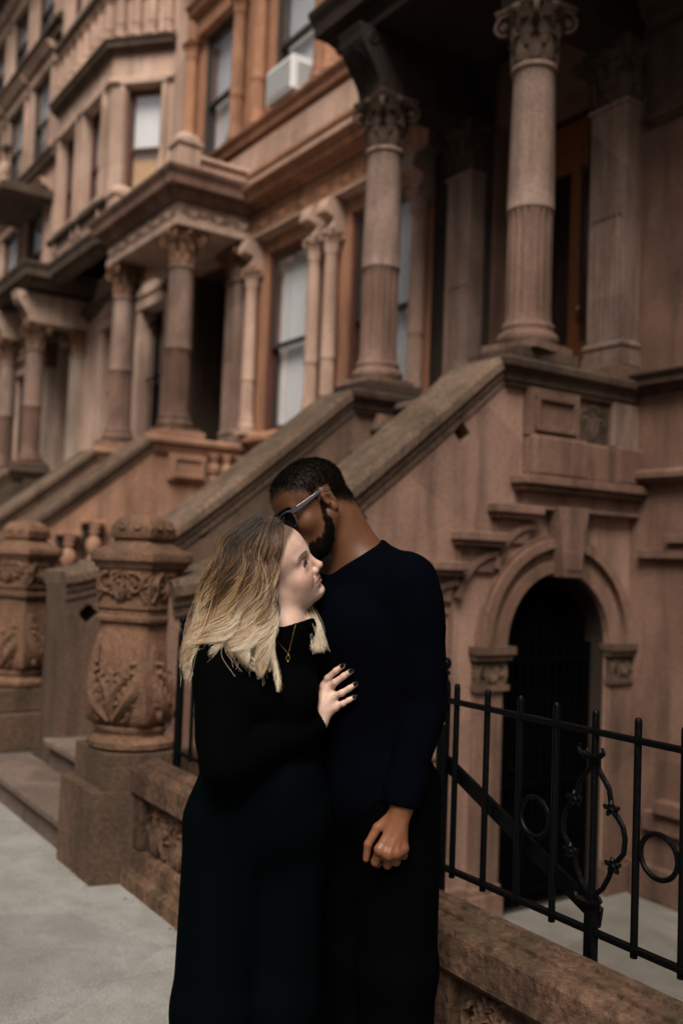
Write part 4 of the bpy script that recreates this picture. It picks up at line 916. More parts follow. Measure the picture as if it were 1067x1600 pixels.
# farther houses
def far_house(label, xa, xb, m, md, door_left=True):
    op = []; W = xb - xa
    xs = [xa + W*0.10, xa + W*0.40, xa + W*0.70]; ww = W*0.20
    rows = ((2.95, 4.9), (6.5, 8.1), (9.1, 10.75), (11.6, 12.9))
    for z0, z1 in rows:
        for x in xs: op.append((x, x + ww, z0, z1))
    H = house_front(label, xa, xb, m, opens=op)
    for r_, (z0, z1) in enumerate(rows):
        for x in xs:
            window(H, x, x + ww, z0, z1, YF + 0.06, 'sash', 'blind' if r_ else None, rng.choice((0.0, 0.3, 0.45)))
            b = MB(); b.box(x - 0.14, x - 0.003, YF - 0.06, YF + 0.01, z0, z1); b.box(x + ww + 0.003, x + ww + 0.14, YF - 0.06, YF + 0.01, z0, z1); b.box(x - 0.2, x + ww + 0.2, YF - 0.09, YF + 0.01, z1 + 0.003, z1 + 0.16); b.moulding([(x - 0.25, YF), (x + ww + 0.25, YF)], cornice_prof(z1 + 0.163, z1 + 0.36, 0.24)); b.build('window_surround', M[m], H)
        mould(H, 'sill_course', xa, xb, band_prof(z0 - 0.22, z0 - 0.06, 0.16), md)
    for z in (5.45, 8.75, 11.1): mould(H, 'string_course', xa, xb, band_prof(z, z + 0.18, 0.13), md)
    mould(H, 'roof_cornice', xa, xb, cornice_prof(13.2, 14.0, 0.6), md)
    return H
HD = far_house('pinkish house just past the angled bay, with a small balustraded balcony', -23.2, -17.45, 'beige', 'beige_dark')
b = MB(); b.box(-19.7, -17.6, 4.35, YF + 0.01, 8.02, 8.2); b.build('balcony', M['beige_dark'], HD, bevel=0.02)
b = MB(); b.box(-19.7, -17.6, 4.36, 4.5, 8.75, 8.84); b.build('balcony_rail', M['beige_dark'], HD, bevel=0.01)
bal_far = with_mat(bal_me, M['beige'])
for k in range(9): put('baluster', bal_far, HD, (-19.55 + 0.22*k, 4.43, 8.2), 0, (1.2, 1.2, 1.6))
for k, (xa, xb, m_, md_) in enumerate(((-29.2, -23.2, 'grey_stone', 'beige_dark'), (-35.2, -29.2, 'brown', 'brown_dark'), (-41.2, -35.2, 'beige', 'beige_dark'), (-47.5, -41.2, 'brown', 'brown_dark'))):
    far_house(['grey stone house, second past the bay window', 'brown house third past the bay window', 'beige house fourth past the bay window', 'brown house at the far end of the row'][k], xa, xb, m_, md_)

# ---------------------------------------------------------------- low wall in front of the areaway
LW = empty('low_stone_wall', (-2.0, 1.80, 0), 'low brown stone wall with mossy coping and carved panels behind the couple', 'wall')
x0, x1 = -4.20, 1.8
b = MB(); b.moulding([(x0, 1.755), (x1, 1.755)], [(-0.13, 0.40), (-0.02, 0.40), (-0.01, 0.415), (0.0, 0.42), (0.0, 0.515), (-0.008, 0.53), (-0.05, 0.538), (-0.052, 0.548), (-0.092, 0.550), (-0.095, 0.558), (-0.13, 0.556)])
for i in range(len(b.v)): pass
b.build('coping', M['wall_low'], LW)
b = MB(); b.box(x0, x1, 1.835, 1.875, -0.6, 0.40); b.build('wall_core', M['wall_low'], LW)
b = MB()
b.moulding([(x0 - 0.0, 1.765), (x1, 1.765)], [(-0.07, 0.0), (0.035, 0.0), (0.035, 0.06), (0.025, 0.072), (-0.005, 0.078), (-0.012, 0.145), (-0.02, 0.165), (-0.07, 0.17)])
b.build('plinth', M['wall_low'], LW)
pan = [(-4.10, -2.92), (-2.76, -2.12), (-2.0, -0.2), (0.0, 1.6)]
edges = [x0] + [e for p in pan for e in p] + [x1]
b = MB()
for k in range(0, len(edges), 2): b.box(edges[k], edges[k + 1], 1.775, 1.834, 0.171, 0.399)
b.build('panel_stile', M['wall_low'], LW, bevel=0.006)
for k, (a, c) in enumerate(pan):
    o = MB(); o.box(a + 0.002, c - 0.002, 1.807, 1.834, 0.172, 0.398); acanthus(o, c - a - 0.03, 0.215, lambda u, v, h: ((a + c)/2 + u, 1.806 - h, 0.178 + v), random.Random(30 + k), 2.2, max(2, round((c - a)/0.24))); [lobed(o, ((a + c)/2 + q, 0.01), ((a + c)/2 + q + rng.uniform(-0.05, 0.05), 0.2), 0.03, lambda u, v, h: (u, 1.806 - h*1.2, 0.178 + v), 1.6, 0.1, 5) for q in [(-0.5 + (i_ + 0.5)/max(2, round((c - a)/0.12)))*(c - a - 0.08) for i_ in range(max(2, round((c - a)/0.12)))]]
    o.build('carved_panel', M['wall_low'], LW, smooth=True, auto=60)

# ---------------------------------------------------------------- iron railing on the inner side of the wall
FN = empty('iron_railing', (-2.0, 1.93, 0), 'black iron railing with ball-topped posts, rings and a scrolled strut above the low wall', 'railing')
yf = 1.935
ZTOP, ZBOT = 1.095, 0.60
b = MB(); b.box(-4.12, 1.6, yf - 0.011, yf + 0.011, ZTOP - 0.0075, ZTOP + 0.0075); b.build('top_rail', M['iron'], FN, bevel=0.003)
b = MB(); b.box(-4.12, 1.6, yf - 0.011, yf + 0.011, ZBOT - 0.0075, ZBOT + 0.0075); b.build('bottom_rail', M['iron'], FN, bevel=0.003)
def post(x, z0):
    b = MB(); b.lathe([(0.0195, z0), (0.0195, 1.125), (0.018, 1.145), (0.013, 1.155), (0.010, 1.167), (0.016, 1.172), (0.016, 1.179), (0.009, 1.185)], (x, yf), 16); b.build('post', M['iron'], FN, True)
    p = FN.children[-1]; MB().ball((x, yf, 1.204), 0.0195, 18, 12).build('ball_finial', M['iron'], p, True)
post(-4.10, 0.50); post(-2.243, 0.50)
def add_picket(x, z0=ZBOT - 0.02, r=0.0093):
    b = MB(); b.lathe([(r, z0), (r, 1.138), (r*0.9, 1.146), (r*0.5, 1.15)], (x, yf), 10); b.build('picket', M['iron'], FN, True)
x = -3.965
while x < -2.33: add_picket(x); x += 0.132
x = -2.185
while x < 1.55:
    add_picket(x)
    x += 0.132
b = MB(); b.box(-1.657 - 0.0135, -1.657 + 0.0135, yf - 0.014, yf + 0.014, 0.20, 0.70); b.build('strut_post', M['iron'], FN, bevel=0.003)
b = MB(); b.prism([(-2.24, 0.875), (-2.24, 0.925), (-1.64, 0.655), (-1.648, 0.605)], 'y', yf + 0.016, yf + 0.028); b.build('diagonal_brace', M['iron'], FN, bevel=0.002)
ring = MB(); 
ring.tube([(0.052*math.cos(2*PI*i/36), 0, 0.052*math.sin(2*PI*i/36)) for i in range(37)], 0.0065, 8); ro = ring.build('ring', M['iron'], None, True); rme = ro.data; bpy.data.objects.remove(ro)
for x in (-3.9, -3.5, -3.1, -1.859, -1.459, -1.06, -0.66): put('ring', rme, FN, (x, yf, 0.835))
# S scrolls with little leaf collars either side of the strut post
b = MB(); xs = -1.657
for sg in (1, -1):
    pts = [(xs + sg*u, yf + 0.0, z) for u, z in ((0.028, 1.045), (0.012, 1.03), (0.012, 1.005), (0.028, 0.985), (0.048, 0.96), (0.055, 0.925), (0.068, 0.905), (0.092, 0.88), (0.100, 0.85), (0.096, 0.815), (0.075, 0.79), (0.062, 0.772), (0.052, 0.745), (0.035, 0.715), (0.014, 0.695), (0.014, 0.672), (0.03, 0.66))]
    cur = []
    for i in range(len(pts) - 1):
        for t in (0, 0.5): cur.append(tuple(pts[i][k] + (pts[i + 1][k] - pts[i][k])*t for k in range(3)))
    cur.append(pts[-1]); b.tube(cur, 0.0068, 8)
    for (u, z) in ((0.060, 0.915), (0.068, 0.78)):
        c = (xs + sg*u, yf, z); b.ball(c, 0.014, 10, 6, (1.2, 1, 0.7))
        for k in range(5):
            a = 2*PI*k/5 + 0.4; b.tube([c, (c[0] + 0.018*math.cos(a), c[1] - 0.006, c[2] + 0.014*math.sin(a)), (c[0] + 0.026*math.cos(a), c[1] - 0.003, c[2] + 0.02*math.sin(a))], [0.007, 0.007, 0.004], 6)
    for z in (1.035, 0.672):
        c = (xs + sg*0.018, yf - 0.012, z); b.ball(c, 0.011, 8, 6)
        b.tube([(xs, yf - 0.016, z), (xs + sg*0.03, yf - 0.018, z + 0.004), (xs + sg*0.042, yf - 0.016, z + 0.016), (xs + sg*0.036, yf - 0.016, z + 0.026)], [0.008, 0.008, 0.006, 0.004], 6)
b.build('scroll_ornament', M['iron'], FN, True)
# ================================================================ people
# Bodies are modelled as smooth blends of tapered limbs (distance fields) and skinned into one continuous surface.
MARG = np.float32(0.07)
class Field:
    def __init__(s): s.ops = []
    def _add(s, op, fn, c, R, k): s.ops.append((op, fn, np.array(c, np.float32), np.float32(R), np.float32(k))); return s
    def cone(s, a, b, ra, rb, k=0.02, op='+'):
        a = np.array(a, np.float32); b = np.array(b, np.float32); ba = b - a; l2 = float(ba @ ba) or 1e-9
        def fn(P):
            t = np.clip(((P - a) @ ba)/l2, 0, 1); d = P - a - t[:, None]*ba
            return np.sqrt((d*d).sum(1)) - (ra + (rb - ra)*t)
        return s._add(op, fn, (a + b)/2, math.sqrt(l2)/2 + max(ra, rb), k)
    def chain(s, pts, rad, k=0.02, op='+'):
        for i in range(len(pts) - 1): s.cone(pts[i], pts[i + 1], rad[i], rad[i + 1], k, op)
        return s
    def ell(s, c, r, k=0.02, op='+', rot=None):
        c = np.array(c, np.float32); r = np.array(r, np.float32); Rm = None if rot is None else np.array(rot, np.float32)
        def fn(P):
            q = P - c
            if Rm is not None: q = q @ Rm
            k0 = np.sqrt(((q/r)**2).sum(1)); k1 = np.sqrt(((q/(r*r))**2).sum(1)) + 1e-9
            return np.where(k0 < 1e-4, -r.min(), k0*(k0 - 1.0)/k1)
        return s._add(op, fn, c, float(r.max()), k)
    def half(s, p, n, c, R, k=0.004):
        """cut away everything on the +n side of p, within the ball (c,R)"""
        p = np.array(p, np.float32); n = np.array(n, np.float32); n = n/np.linalg.norm(n); c = np.array(c, np.float32)
        def fn(P): return np.maximum(-((P - p) @ n), np.sqrt(((P - c)**2).sum(1)) - R)
        return s._add('-', fn, c, R, k)
    def extend(s, o): s.ops += o.ops; return s
    def ev(s, P):
        P = P.astype(np.float32); d = np.full(len(P), 1.0, np.float32)
        for op, fn, c, R, k in s.ops:
            if op == 'n': d = fn(P, d); continue
            m = ((P - c)**2).sum(1) < (R + k + MARG)**2
            if not m.any(): continue
            e = fn(P[m]); a = d[m]
            if op == '+':
                h = np.clip(k - np.abs(a - e), 0, None)/k; d[m] = np.minimum(a, e) - h*h*k*0.25
            else:
                e = -e; h = np.clip(k - np.abs(a - e), 0, None)/k; d[m] = np.maximum(a, e) + h*h*k*0.25
        return d

def skin(field, lo, hi, h, fine=None):
    """surface nets over sparse cells; returns verts, quads"""
    lo = np.array(lo, np.float64); hi = np.array(hi, np.float64)
    lv = 4; s0 = h*2**lv
    n = np.ceil((hi - lo)/s0).astype(int)
    g = np.stack(np.meshgrid(*[np.arange(k) for k in n], indexing='ij'), -1).reshape(-1, 3)
    s_ = s0
    for L in range(lv + 1):
        c = lo + (g + 0.5)*s_
        d = field.ev(c); g = g[np.abs(d) < s_*1.15]
        if L < lv:
            off = np.array([[i, j, k] for i in (0, 1) for j in (0, 1) for k in (0, 1)]); g = (g[:, None, :]*2 + off[None]).reshape(-1, 3); s_ /= 2
    off = np.array([[i, j, k] for i in (0, 1) for j in (0, 1) for k in (0, 1)])
    BIG = 1 << 20
    def key(a): return (a[..., 0].astype(np.int64)*BIG + a[..., 1])*BIG + a[..., 2]
    cor = g[:, None, :] + off[None]; kk = key(cor)
    uk, idx, inv = np.unique(kk.reshape(-1), return_index=True, return_inverse=True)
    cp = lo + cor.reshape(-1, 3)[idx]*h
    val = field.ev(cp)[inv].reshape(-1, 8)
    sgn = val < 0; act = sgn.any(1) & ~sgn.all(1)
    g, val, sgn = g[act], val[act], sgn[act]
    acc = np.zeros((len(g), 3)); cnt = np.zeros(len(g))
    ed = [(a, b) for a in range(8) for b in range(a + 1, 8) if bin(a ^ b).count('1') == 1]
    for a, b in ed:
        m = sgn[:, a] != sgn[:, b]; t = np.where(m, val[:, a]/np.where(m, val[:, a] - val[:, b], 1), 0)
        acc += np.where(m[:, None], off[a] + t[:, None]*(off[b] - off[a]), 0); cnt += m
    V = lo + (g + acc/cnt[:, None])*h
    kc = key(g); order = np.argsort(kc); ks = kc[order]
    def find(a):
        q = key(a); p = np.clip(np.searchsorted(ks, q), 0, len(ks) - 1); ok = ks[p] == q
        return np.where(ok, order[p], -1)
    Q = []
    for ax in range(3):
        o1, o2 = (ax + 1) % 3, (ax + 2) % 3
        e = np.zeros(3, int); e[ax] = 1; ib = int(e @ np.array([4, 2, 1]))
        m = sgn[:, 0] != sgn[:, ib]; gg = g[m]; fl = sgn[m][:, 0]
        d1 = np.zeros(3, int); d1[o1] = 1; d2 = np.zeros(3, int); d2[o2] = 1
        q = np.stack([find(gg), find(gg - d1), find(gg - d1 - d2), find(gg - d2)], 1)
        ok = (q >= 0).all(1); q = q[ok]; fl = fl[ok]
        q[~fl] = q[~fl][:, ::-1]
        Q.append(q)
    return V, np.concatenate(Q)

def mesh_np(name, V, Q, materials, smooth=True):
    me = bpy.data.meshes.new(name)
    me.vertices.add(len(V)); me.vertices.foreach_set('co', V.astype(np.float32).ravel())
    k = Q.shape[1]
    me.loops.add(len(Q)*k); me.loops.foreach_set('vertex_index', Q.astype(np.int32).ravel())
    me.polygons.add(len(Q)); me.polygons.foreach_set('loop_start', np.arange(0, len(Q)*k, k, dtype=np.int32))
    me.polygons.foreach_set('use_smooth', np.ones(len(Q), bool))
    me.update(calc_edges=True); me.validate()
    for m in (materials if isinstance(materials, (list, tuple)) else [materials]): me.materials.append(m)
    return me
def colour(me, C, name='tint'):
    a = me.color_attributes.new(name, 'FLOAT_COLOR', 'POINT'); a.data.foreach_set('color', np.concatenate([C, np.ones((len(C), 1))], 1).astype(np.float32).ravel())

def relax(V, Q, it=2, w=0.5):
    for _ in range(it):
        acc = np.zeros_like(V); cnt = np.zeros(len(V))
        for i in range(4):
            for j in (1, 3):
                np.add.at(acc, Q[:, i], V[Q[:, (i + j) % 4]]); np.add.at(cnt, Q[:, i], 1)
        V = V*(1 - w) + w*acc/np.maximum(cnt, 1)[:, None]
    return V

def hairs(name, strands, rads, material, parent, lock=None):
    hc = bpy.data.hair_curves.new(name)
    hc.add_curves([len(s_) for s_ in strands])
    P = np.concatenate(strands).astype(np.float32); hc.attributes['position'].data.foreach_set('vector', P.ravel())
    ra = hc.attributes.new('radius', 'FLOAT', 'POINT') if 'radius' not in hc.attributes else hc.attributes['radius']
    ra.data.foreach_set('value', np.concatenate(rads).astype(np.float32))
    if lock is not None:
        la = hc.attributes.new('lock', 'FLOAT', 'CURVE'); la.data.foreach_set('value', np.asarray(lock, np.float32))
    hc.materials.append(material)
    return link(name, hc, parent)

def head_frame(C, fwd, up):
    f = np.array(fwd, float); f /= np.linalg.norm(f); u = np.array(up, float); u -= f*(u @ f); u /= np.linalg.norm(u); l = np.cross(u, f)
    return np.array(C, float), np.stack([f, l, u], 1)      # columns: forward, left, up

# skin shader: tint attribute, gentle subsurface, pores
def skin_mat(name, sss, rough, rad, spec_k):
    m, n, l, b = mat(name)
    a = n.new('ShaderNodeAttribute'); a.attribute_name = 'tint'
    tc = n.new('ShaderNodeTexCoord'); no = n.new('ShaderNodeTexNoise'); no.inputs['Scale'].default_value = 45; no.inputs['Detail'].default_value = 4; l.new(tc.outputs['Object'], no.inputs['Vector'])
    mr = n.new('ShaderNodeMapRange'); mr.inputs['From Min'].default_value = 0.3; mr.inputs['From Max'].default_value = 0.7; mr.inputs['To Min'].default_value = 0.90; mr.inputs['To Max'].default_value = 1.09; sp = n.new('ShaderNodeMath'); sp.operation = 'MULTIPLY'; sp.use_clamp = True; sp.inputs[1].default_value = spec_k; l.new(a.outputs['Fac'], sp.inputs[0]); l.new(sp.outputs[0], b.inputs['Specular IOR Level']); l.new(no.outputs['Fac'], mr.inputs['Value'])
    mx = n.new('ShaderNodeMixRGB'); mx.blend_type = 'MULTIPLY'; mx.inputs[0].default_value = 1; l.new(a.outputs['Color'], mx.inputs[1]); l.new(mr.outputs['Result'], mx.inputs[2]); l.new(mx.outputs[0], b.inputs['Base Color'])
    b.inputs['Roughness'].default_value = rough; b.inputs['Subsurface Weight'].default_value = sss; b.inputs['Subsurface Radius'].default_value = rad; b.inputs['Subsurface Scale'].default_value = 0.006
    p = n.new('ShaderNodeTexNoise'); p.inputs['Scale'].default_value = 420; l.new(tc.outputs['Object'], p.inputs['Vector'])
    bp = n.new('ShaderNodeBump'); bp.inputs['Strength'].default_value = 0.16; bp.inputs['Distance'].default_value = 0.0015; l.new(p.outputs['Fac'], bp.inputs['Height']); l.new(bp.outputs[0], b.inputs['Normal'])
    return m
def cloth_mat(name, col, scale=900, sheen=0.25):
    m, n, l, b = mat(name)
    b.inputs['Base Color'].default_value = (*col, 1); b.inputs['Roughness'].default_value = 0.95; b.inputs['Specular IOR Level'].default_value = 0.015
    b.inputs['Sheen Weight'].default_value = sheen*0.0; b.inputs['Sheen Tint'].default_value = (*[min(1, c*6 + 0.02) for c in col], 1)
    tc = n.new('ShaderNodeTexCoord'); w = n.new('ShaderNodeTexWave'); w.inputs['Scale'].default_value = scale/8; w.inputs['Distortion'].default_value = 2; l.new(tc.outputs['Object'], w.inputs['Vector'])
    no = n.new('ShaderNodeTexNoise'); no.inputs['Scale'].default_value = scale; l.new(tc.outputs['Object'], no.inputs['Vector'])
    ad = n.new('ShaderNodeMath'); ad.operation = 'ADD'; l.new(w.outputs['Fac'], ad.inputs[0]); l.new(no.outputs['Fac'], ad.inputs[1])
    bp = n.new('ShaderNodeBump'); bp.inputs['Strength'].default_value = 0.25; bp.inputs['Distance'].default_value = 0.002; l.new(ad.outputs[0], bp.inputs['Height']); l.new(bp.outputs[0], b.inputs['Normal'])
    return m
M['skin_f'] = skin_mat('fair skin', 0.35, 0.48, (1.0, 0.35, 0.2), 0.85); M['skin_m'] = skin_mat('deep brown skin', 0.12, 0.46, (1.0, 0.4, 0.25), 4.2)
M['knit_black'] = cloth_mat('black jersey', (0.0012, 0.0012, 0.0013)); M['knit_navy'] = cloth_mat('midnight navy jersey', (0.0011, 0.0015, 0.0031)); M['teal_twill'] = cloth_mat('dark teal twill', (0.0010, 0.0021, 0.0028), 500); M['black_twill'] = cloth_mat('black twill', (0.0010, 0.0012, 0.0017), 500)
M['leather'] = plain('black leather', (0.012, 0.011, 0.010), 0.4); M['gold'] = plain('gold', (0.75, 0.48, 0.20), 0.25, 1.0); M['polish'] = plain('black nail polish', (0.006, 0.004, 0.006), 0.12)
M['acetate'] = plain('grey acetate', (0.05, 0.055, 0.062), 0.16); M['lens'] = plain('dark lens', (0.008, 0.008, 0.009), 0.08)
M['sclera'] = plain('eye white', (0.42, 0.38, 0.36), 0.2); M['iris'] = plain('dark iris', (0.03, 0.02, 0.015), 0.1)
def hair_mat(name, stops, rough=0.45, spec=0.35):
    m, n, l, b = mat(name)
    hi = n.new('ShaderNodeHairInfo'); r = n.new('ShaderNodeValToRGB'); cr = r.color_ramp
    while len(cr.elements) < len(stops): cr.elements.new(0.5)
    for e, (p, c) in zip(cr.elements, stops): e.position = p; e.color = (*c, 1)
    mr = n.new('ShaderNodeMath'); mr.operation = 'MULTIPLY_ADD'; mr.inputs[1].default_value = 0.56; mr.inputs[2].default_value = -0.36; lk = n.new('ShaderNodeAttribute'); lk.attribute_name = 'lock'; h2 = n.new('ShaderNodeMath'); h2.operation = 'MULTIPLY_ADD'; h2.inputs[1].default_value = 0.42; l.new(hi.outputs['Random'], h2.inputs[0]); l.new(lk.outputs['Fac'], h2.inputs[2]); l.new(h2.outputs[0], mr.inputs[0])
    ad = n.new('ShaderNodeMath'); ad.operation = 'ADD'; ad.use_clamp = True; l.new(hi.outputs['Intercept'], ad.inputs[0]); l.new(mr.outputs[0], ad.inputs[1]); l.new(ad.outputs[0], r.inputs[0])
    rv = n.new('ShaderNodeMapRange'); rv.inputs['To Min'].default_value = 0.62; rv.inputs['To Max'].default_value = 1.3; l.new(hi.outputs['Random'], rv.inputs['Value'])
    mx = n.new('ShaderNodeMixRGB'); mx.blend_type = 'MULTIPLY'; mx.inputs[0].default_value = 1; l.new(r.outputs[0], mx.inputs[1]); l.new(rv.outputs['Result'], mx.inputs[2]); l.new(mx.outputs[0], b.inputs['Base Color'])
    b.inputs['Roughness'].default_value = rough; b.inputs['Specular IOR Level'].default_value = spec
    return m
M['hair_blonde'] = hair_mat('blonde hair with dark roots', [(0.0, (0.026, 0.016, 0.011)), (0.26, (0.046, 0.028, 0.018)), (0.50, (0.19, 0.100, 0.046)), (0.70, (0.52, 0.335, 0.175)), (1.0, (0.72, 0.60, 0.45))])
M['hair_black'] = hair_mat('black hair', [(0.0, (0.004, 0.0035, 0.003)), (1.0, (0.006, 0.005, 0.004))], 0.75, 0.06)
M['brow'] = hair_mat('brown brow hair', [(0.0, (0.10, 0.06, 0.035)), (1.0, (0.13, 0.08, 0.05))], 0.6)
M['lash'] = plain('lash', (0.008, 0.006, 0.005), 0.5)

ROTZ = R_(90) - YAW            # people's own axes: x along the viewer's right, y away, z up
RH = np.array([math.sin(YAW), math.cos(YAW), 0.0]); FH = np.array([-math.cos(YAW), math.sin(YAW), 0.0])
def person(r, f, V, Q, C, material, label):
    me = mesh_np('person', V - np.array([r, f, 0]), Q, material); colour(me, C)
    o = link('person', me); w = RH*r + FH*f; o.location = w; o.rotation_euler = (0, 0, ROTZ)
    tag(o, label, 'person', 'couple embracing on the sidewalk'); return o
class Kid:
    """adds parts to a person, in the person's absolute r,f,z coordinates"""
    def __init__(s, o, r, f): s.o = o; s.off = np.array([r, f, 0.0])
    def mesh(s, name, V, Q, m, parent=None): return link(name, mesh_np(name, np.asarray(V, float) - s.off, np.asarray(Q), m), parent or s.o)
    def mb(s, name, b, m, smooth=True, parent=None):
        me = bpy.data.meshes.new(name); me.from_pydata([tuple(np.array(v, float) - s.off) for v in b.v], [], b.f); me.update()
        bm = bmesh.new(); bm.from_mesh(me); bmesh.ops.recalc_face_normals(bm, faces=bm.faces); bm.to_mesh(me); bm.free()
        me.materials.append(m)
        if smooth: me.polygons.foreach_set('use_smooth', [True]*len(me.polygons)); me.set_sharp_from_angle(angle=R_(50))
        return link(name, me, parent or s.o)
    def hair(s, name, st, rd, m, parent=None, lock=None): return hairs(name, [np.asarray(a) - s.off for a in st], rd, m, parent or s.o, lock)

def head_field(F, C, B, sex):
    """F gets the head; C,B head centre (eye level, between the ears) and axes; numbers in cm: forward, left, up"""
    W = lambda p: C + B @ (np.array(p, float)*0.01)
    def E(c, r, k=0.02, op='+', rot=None):
        Rm = B if rot is None else B @ rot
        F.ell(W(c), np.array(r)*0.01, k, op, Rm)
    def K(a, b, ra, rb, k=0.015, op='+'): F.cone(W(a), W(b), ra*0.01, rb*0.01, k, op)
    f = sex == 'f'
    E((-1.2, 0, 3.6), (9.2, 7.3, 7.6) if f else (9.7, 7.5, 7.6), 0.02)
    E((2.6, 0, 2.5), (6.3, 6.5, 7.0), 0.02)                              # forehead
    E((3.0, 0, -3.4), (5.7, 5.7, 7.0) if f else (5.9, 5.8, 7.3), 0.025)    # mid face
    for s in (1, -1):
        K((-0.3, s*5.3, -4.6), (5.2, s*2.9, -8.9 if f else -9.6), 1.6, 1.7, 0.03)   # jaw
        E((5.2, s*3.9, -3.0), (2.5, 2.4, 2.1), 0.022)                      # cheek
        if f: E((5.3, s*3.5, -4.4), (2.2, 2.1, 1.9), 0.03); E((3.6, s*3.7, -6.6), (2.6, 2.0, 2.2), 0.03)                # cheek raised by a smile
    E((7.2, 0, -9.3 if f else -10.0), (2.0, 2.0, 1.6) if f else (2.2, 2.6, 1.9), 0.025)
    K((2.0, 0, -7.6 if f else -8.8), (6.0, 0, -8.9 if f else -9.3), 2.2 if f else 2.6, 1.6 if f else 2.0, 0.02)
    for s in (1, -1):
        K((8.0, s*1.0, 1.7), (6.6, s*4.4, 1.9), 0.75 if f else 1.0, 0.6 if f else 0.8, 0.015)
        E((8.6, s*3.2, 0.0), (1.7, 1.75, 1.15), 0.014, '-')               # socket
    # nose
    if f: K((8.1, 0, 0.9), (10.1, 0, -2.75), 0.66, 0.85, 0.010); E((10.2, 0, -2.85), (0.88, 0.92, 0.80), 0.008)
    else: K((8.4, 0, 0.9), (10.6, 0, -3.3), 0.85, 1.15, 0.010); E((10.5, 0, -3.4), (1.1, 1.35, 1.0), 0.008)
    for s in (1, -1):
        E((9.1, s*(1.05 if f else 1.55), -3.6), (0.95, 0.76 if f else 0.85, 0.76), 0.005)
        E((9.5, s*0.72, -4.25), (0.55, 0.36, 0.38), 0.003, '-')
    K((9.7, 0, -3.9), (8.6, 0, -4.6), 0.4, 0.4, 0.006)
    # mouth
    E((7.4, 0, -6.2), (1.6, 2.6, 1.9), 0.02)
    wv = 3.25 if f else 2.5; up = 0.42 if f else 0.0; lt, lb = (0.34, 0.42) if f else (0.42, 0.52)
    for s in (1, -1):
        K((8.95, 0, -5.75), (8.15, s*1.5, -5.9 + up*0.3), lt, lt - 0.02, 0.006); K((8.15, s*1.5, -5.9 + up*0.3), (6.95, s*wv, -6.2 + up), lt - 0.02, 0.18, 0.006)
        K((8.85, 0, -6.85), (8.0, s*1.4, -6.75 + up*0.2), lb, lb - 0.06, 0.006); K((8.0, s*1.4, -6.75 + up*0.2), (6.95, s*wv, -6.25 + up), lb - 0.06, 0.18, 0.006)
        K((9.45, 0, -6.28), (8.55, s*1.4, -6.30 + up*0.25), 0.12, 0.13, 0.004, '-'); K((8.6, s*1.4, -6.30 + up*0.25), (7.35, s*(wv + 0.2), -6.2 + up*1.15), 0.12, 0.19, 0.005, '-')
    if f:
        for s in (1, -1): K((7.9, s*2.2, -4.1), (7.0, s*3.6, -6.1), 0.07, 0.10, 0.015, '-')
    K((9.3, 0, -4.9), (9.2, 0, -5.3), 0.12, 0.15, 0.005, '-')
    E((8.75 if f else 8.6, 0, -8.0), (0.5, 1.4, 0.4) if f else (0.7, 1.6, 0.5), 0.012, '-')
    # eyes: lids over the ball
    for s in (1, -1):
        E((6.75, s*3.15, 0.0), (1.38, 1.38, 1.38), 0.006)
        if f:
            E((7.6, s*3.3, -0.95), (0.75, 1.3, 0.5), 0.012)                # pouch lifted by the smile
            E((8.05, s*3.2, 0.04), (0.80, 1.25, 0.17), 0.003, '-')           # narrow opening between the lids
        else:
            K((8.2, s*2.0, -0.3), (8.1, s*3.2, -0.45), 0.12, 0.14, 0.005); K((8.1, s*3.2, -0.45), (7.3, s*4.3, -0.2), 0.14, 0.12, 0.005)
    # ears
    for s in (1, -1):
        c = (-1.5, s*7.05, -0.9); t = R_(14)
        Rx = np.array([[math.cos(t), 0, math.sin(t)], [0, 1, 0], [-math.sin(t), 0, math.cos(t)]])
        al = R_(20)*s; Rz = np.array([[math.cos(al), -math.sin(al), 0], [math.sin(al), math.cos(al), 0], [0, 0, 1]])
        Re = Rz @ Rx
        L = lambda p: np.array(c) + Re @ np.array([p[0], p[1]*s, p[2]])
        E(c, (1.75, 0.55, 3.0), 0.008, '+', Re)
        E(L((0.1, 0.75, -0.35)), (0.95, 0.65, 1.35), 0.006, '-', Re)
        hx = [(0.9, 0.25, 0.4), (0.9, 0.4, 1.7), (0.3, 0.5, 2.75), (-0.7, 0.5, 2.75), (-1.5, 0.45, 1.8), (-1.6, 0.4, 0.4), (-1.25, 0.35, -1.1), (-0.5, 0.3, -2.3), (0.2, 0.25, -2.6)]
        for a, b_ in zip(hx[:-1], hx[1:]): K(L(a), L(b_), 0.30, 0.30, 0.004)
        ah = [(0.2, 0.45, 1.8), (-0.75, 0.5, 0.9), (-0.85, 0.5, -0.3), (-0.4, 0.45, -1.35)]
        for a, b_ in zip(ah[:-1], ah[1:]): K(L(a), L(b_), 0.24, 0.26, 0.005)
        E(L((1.05, 0.4, -0.5)), (0.45, 0.4, 0.6), 0.005, '+', Re)
        E(L((0.25, 0.2, -2.55)), (0.75, 0.42, 0.85), 0.006, '+', Re)
    return W

def head_coords(V, C, B): return ((V - C) @ B)*100.0

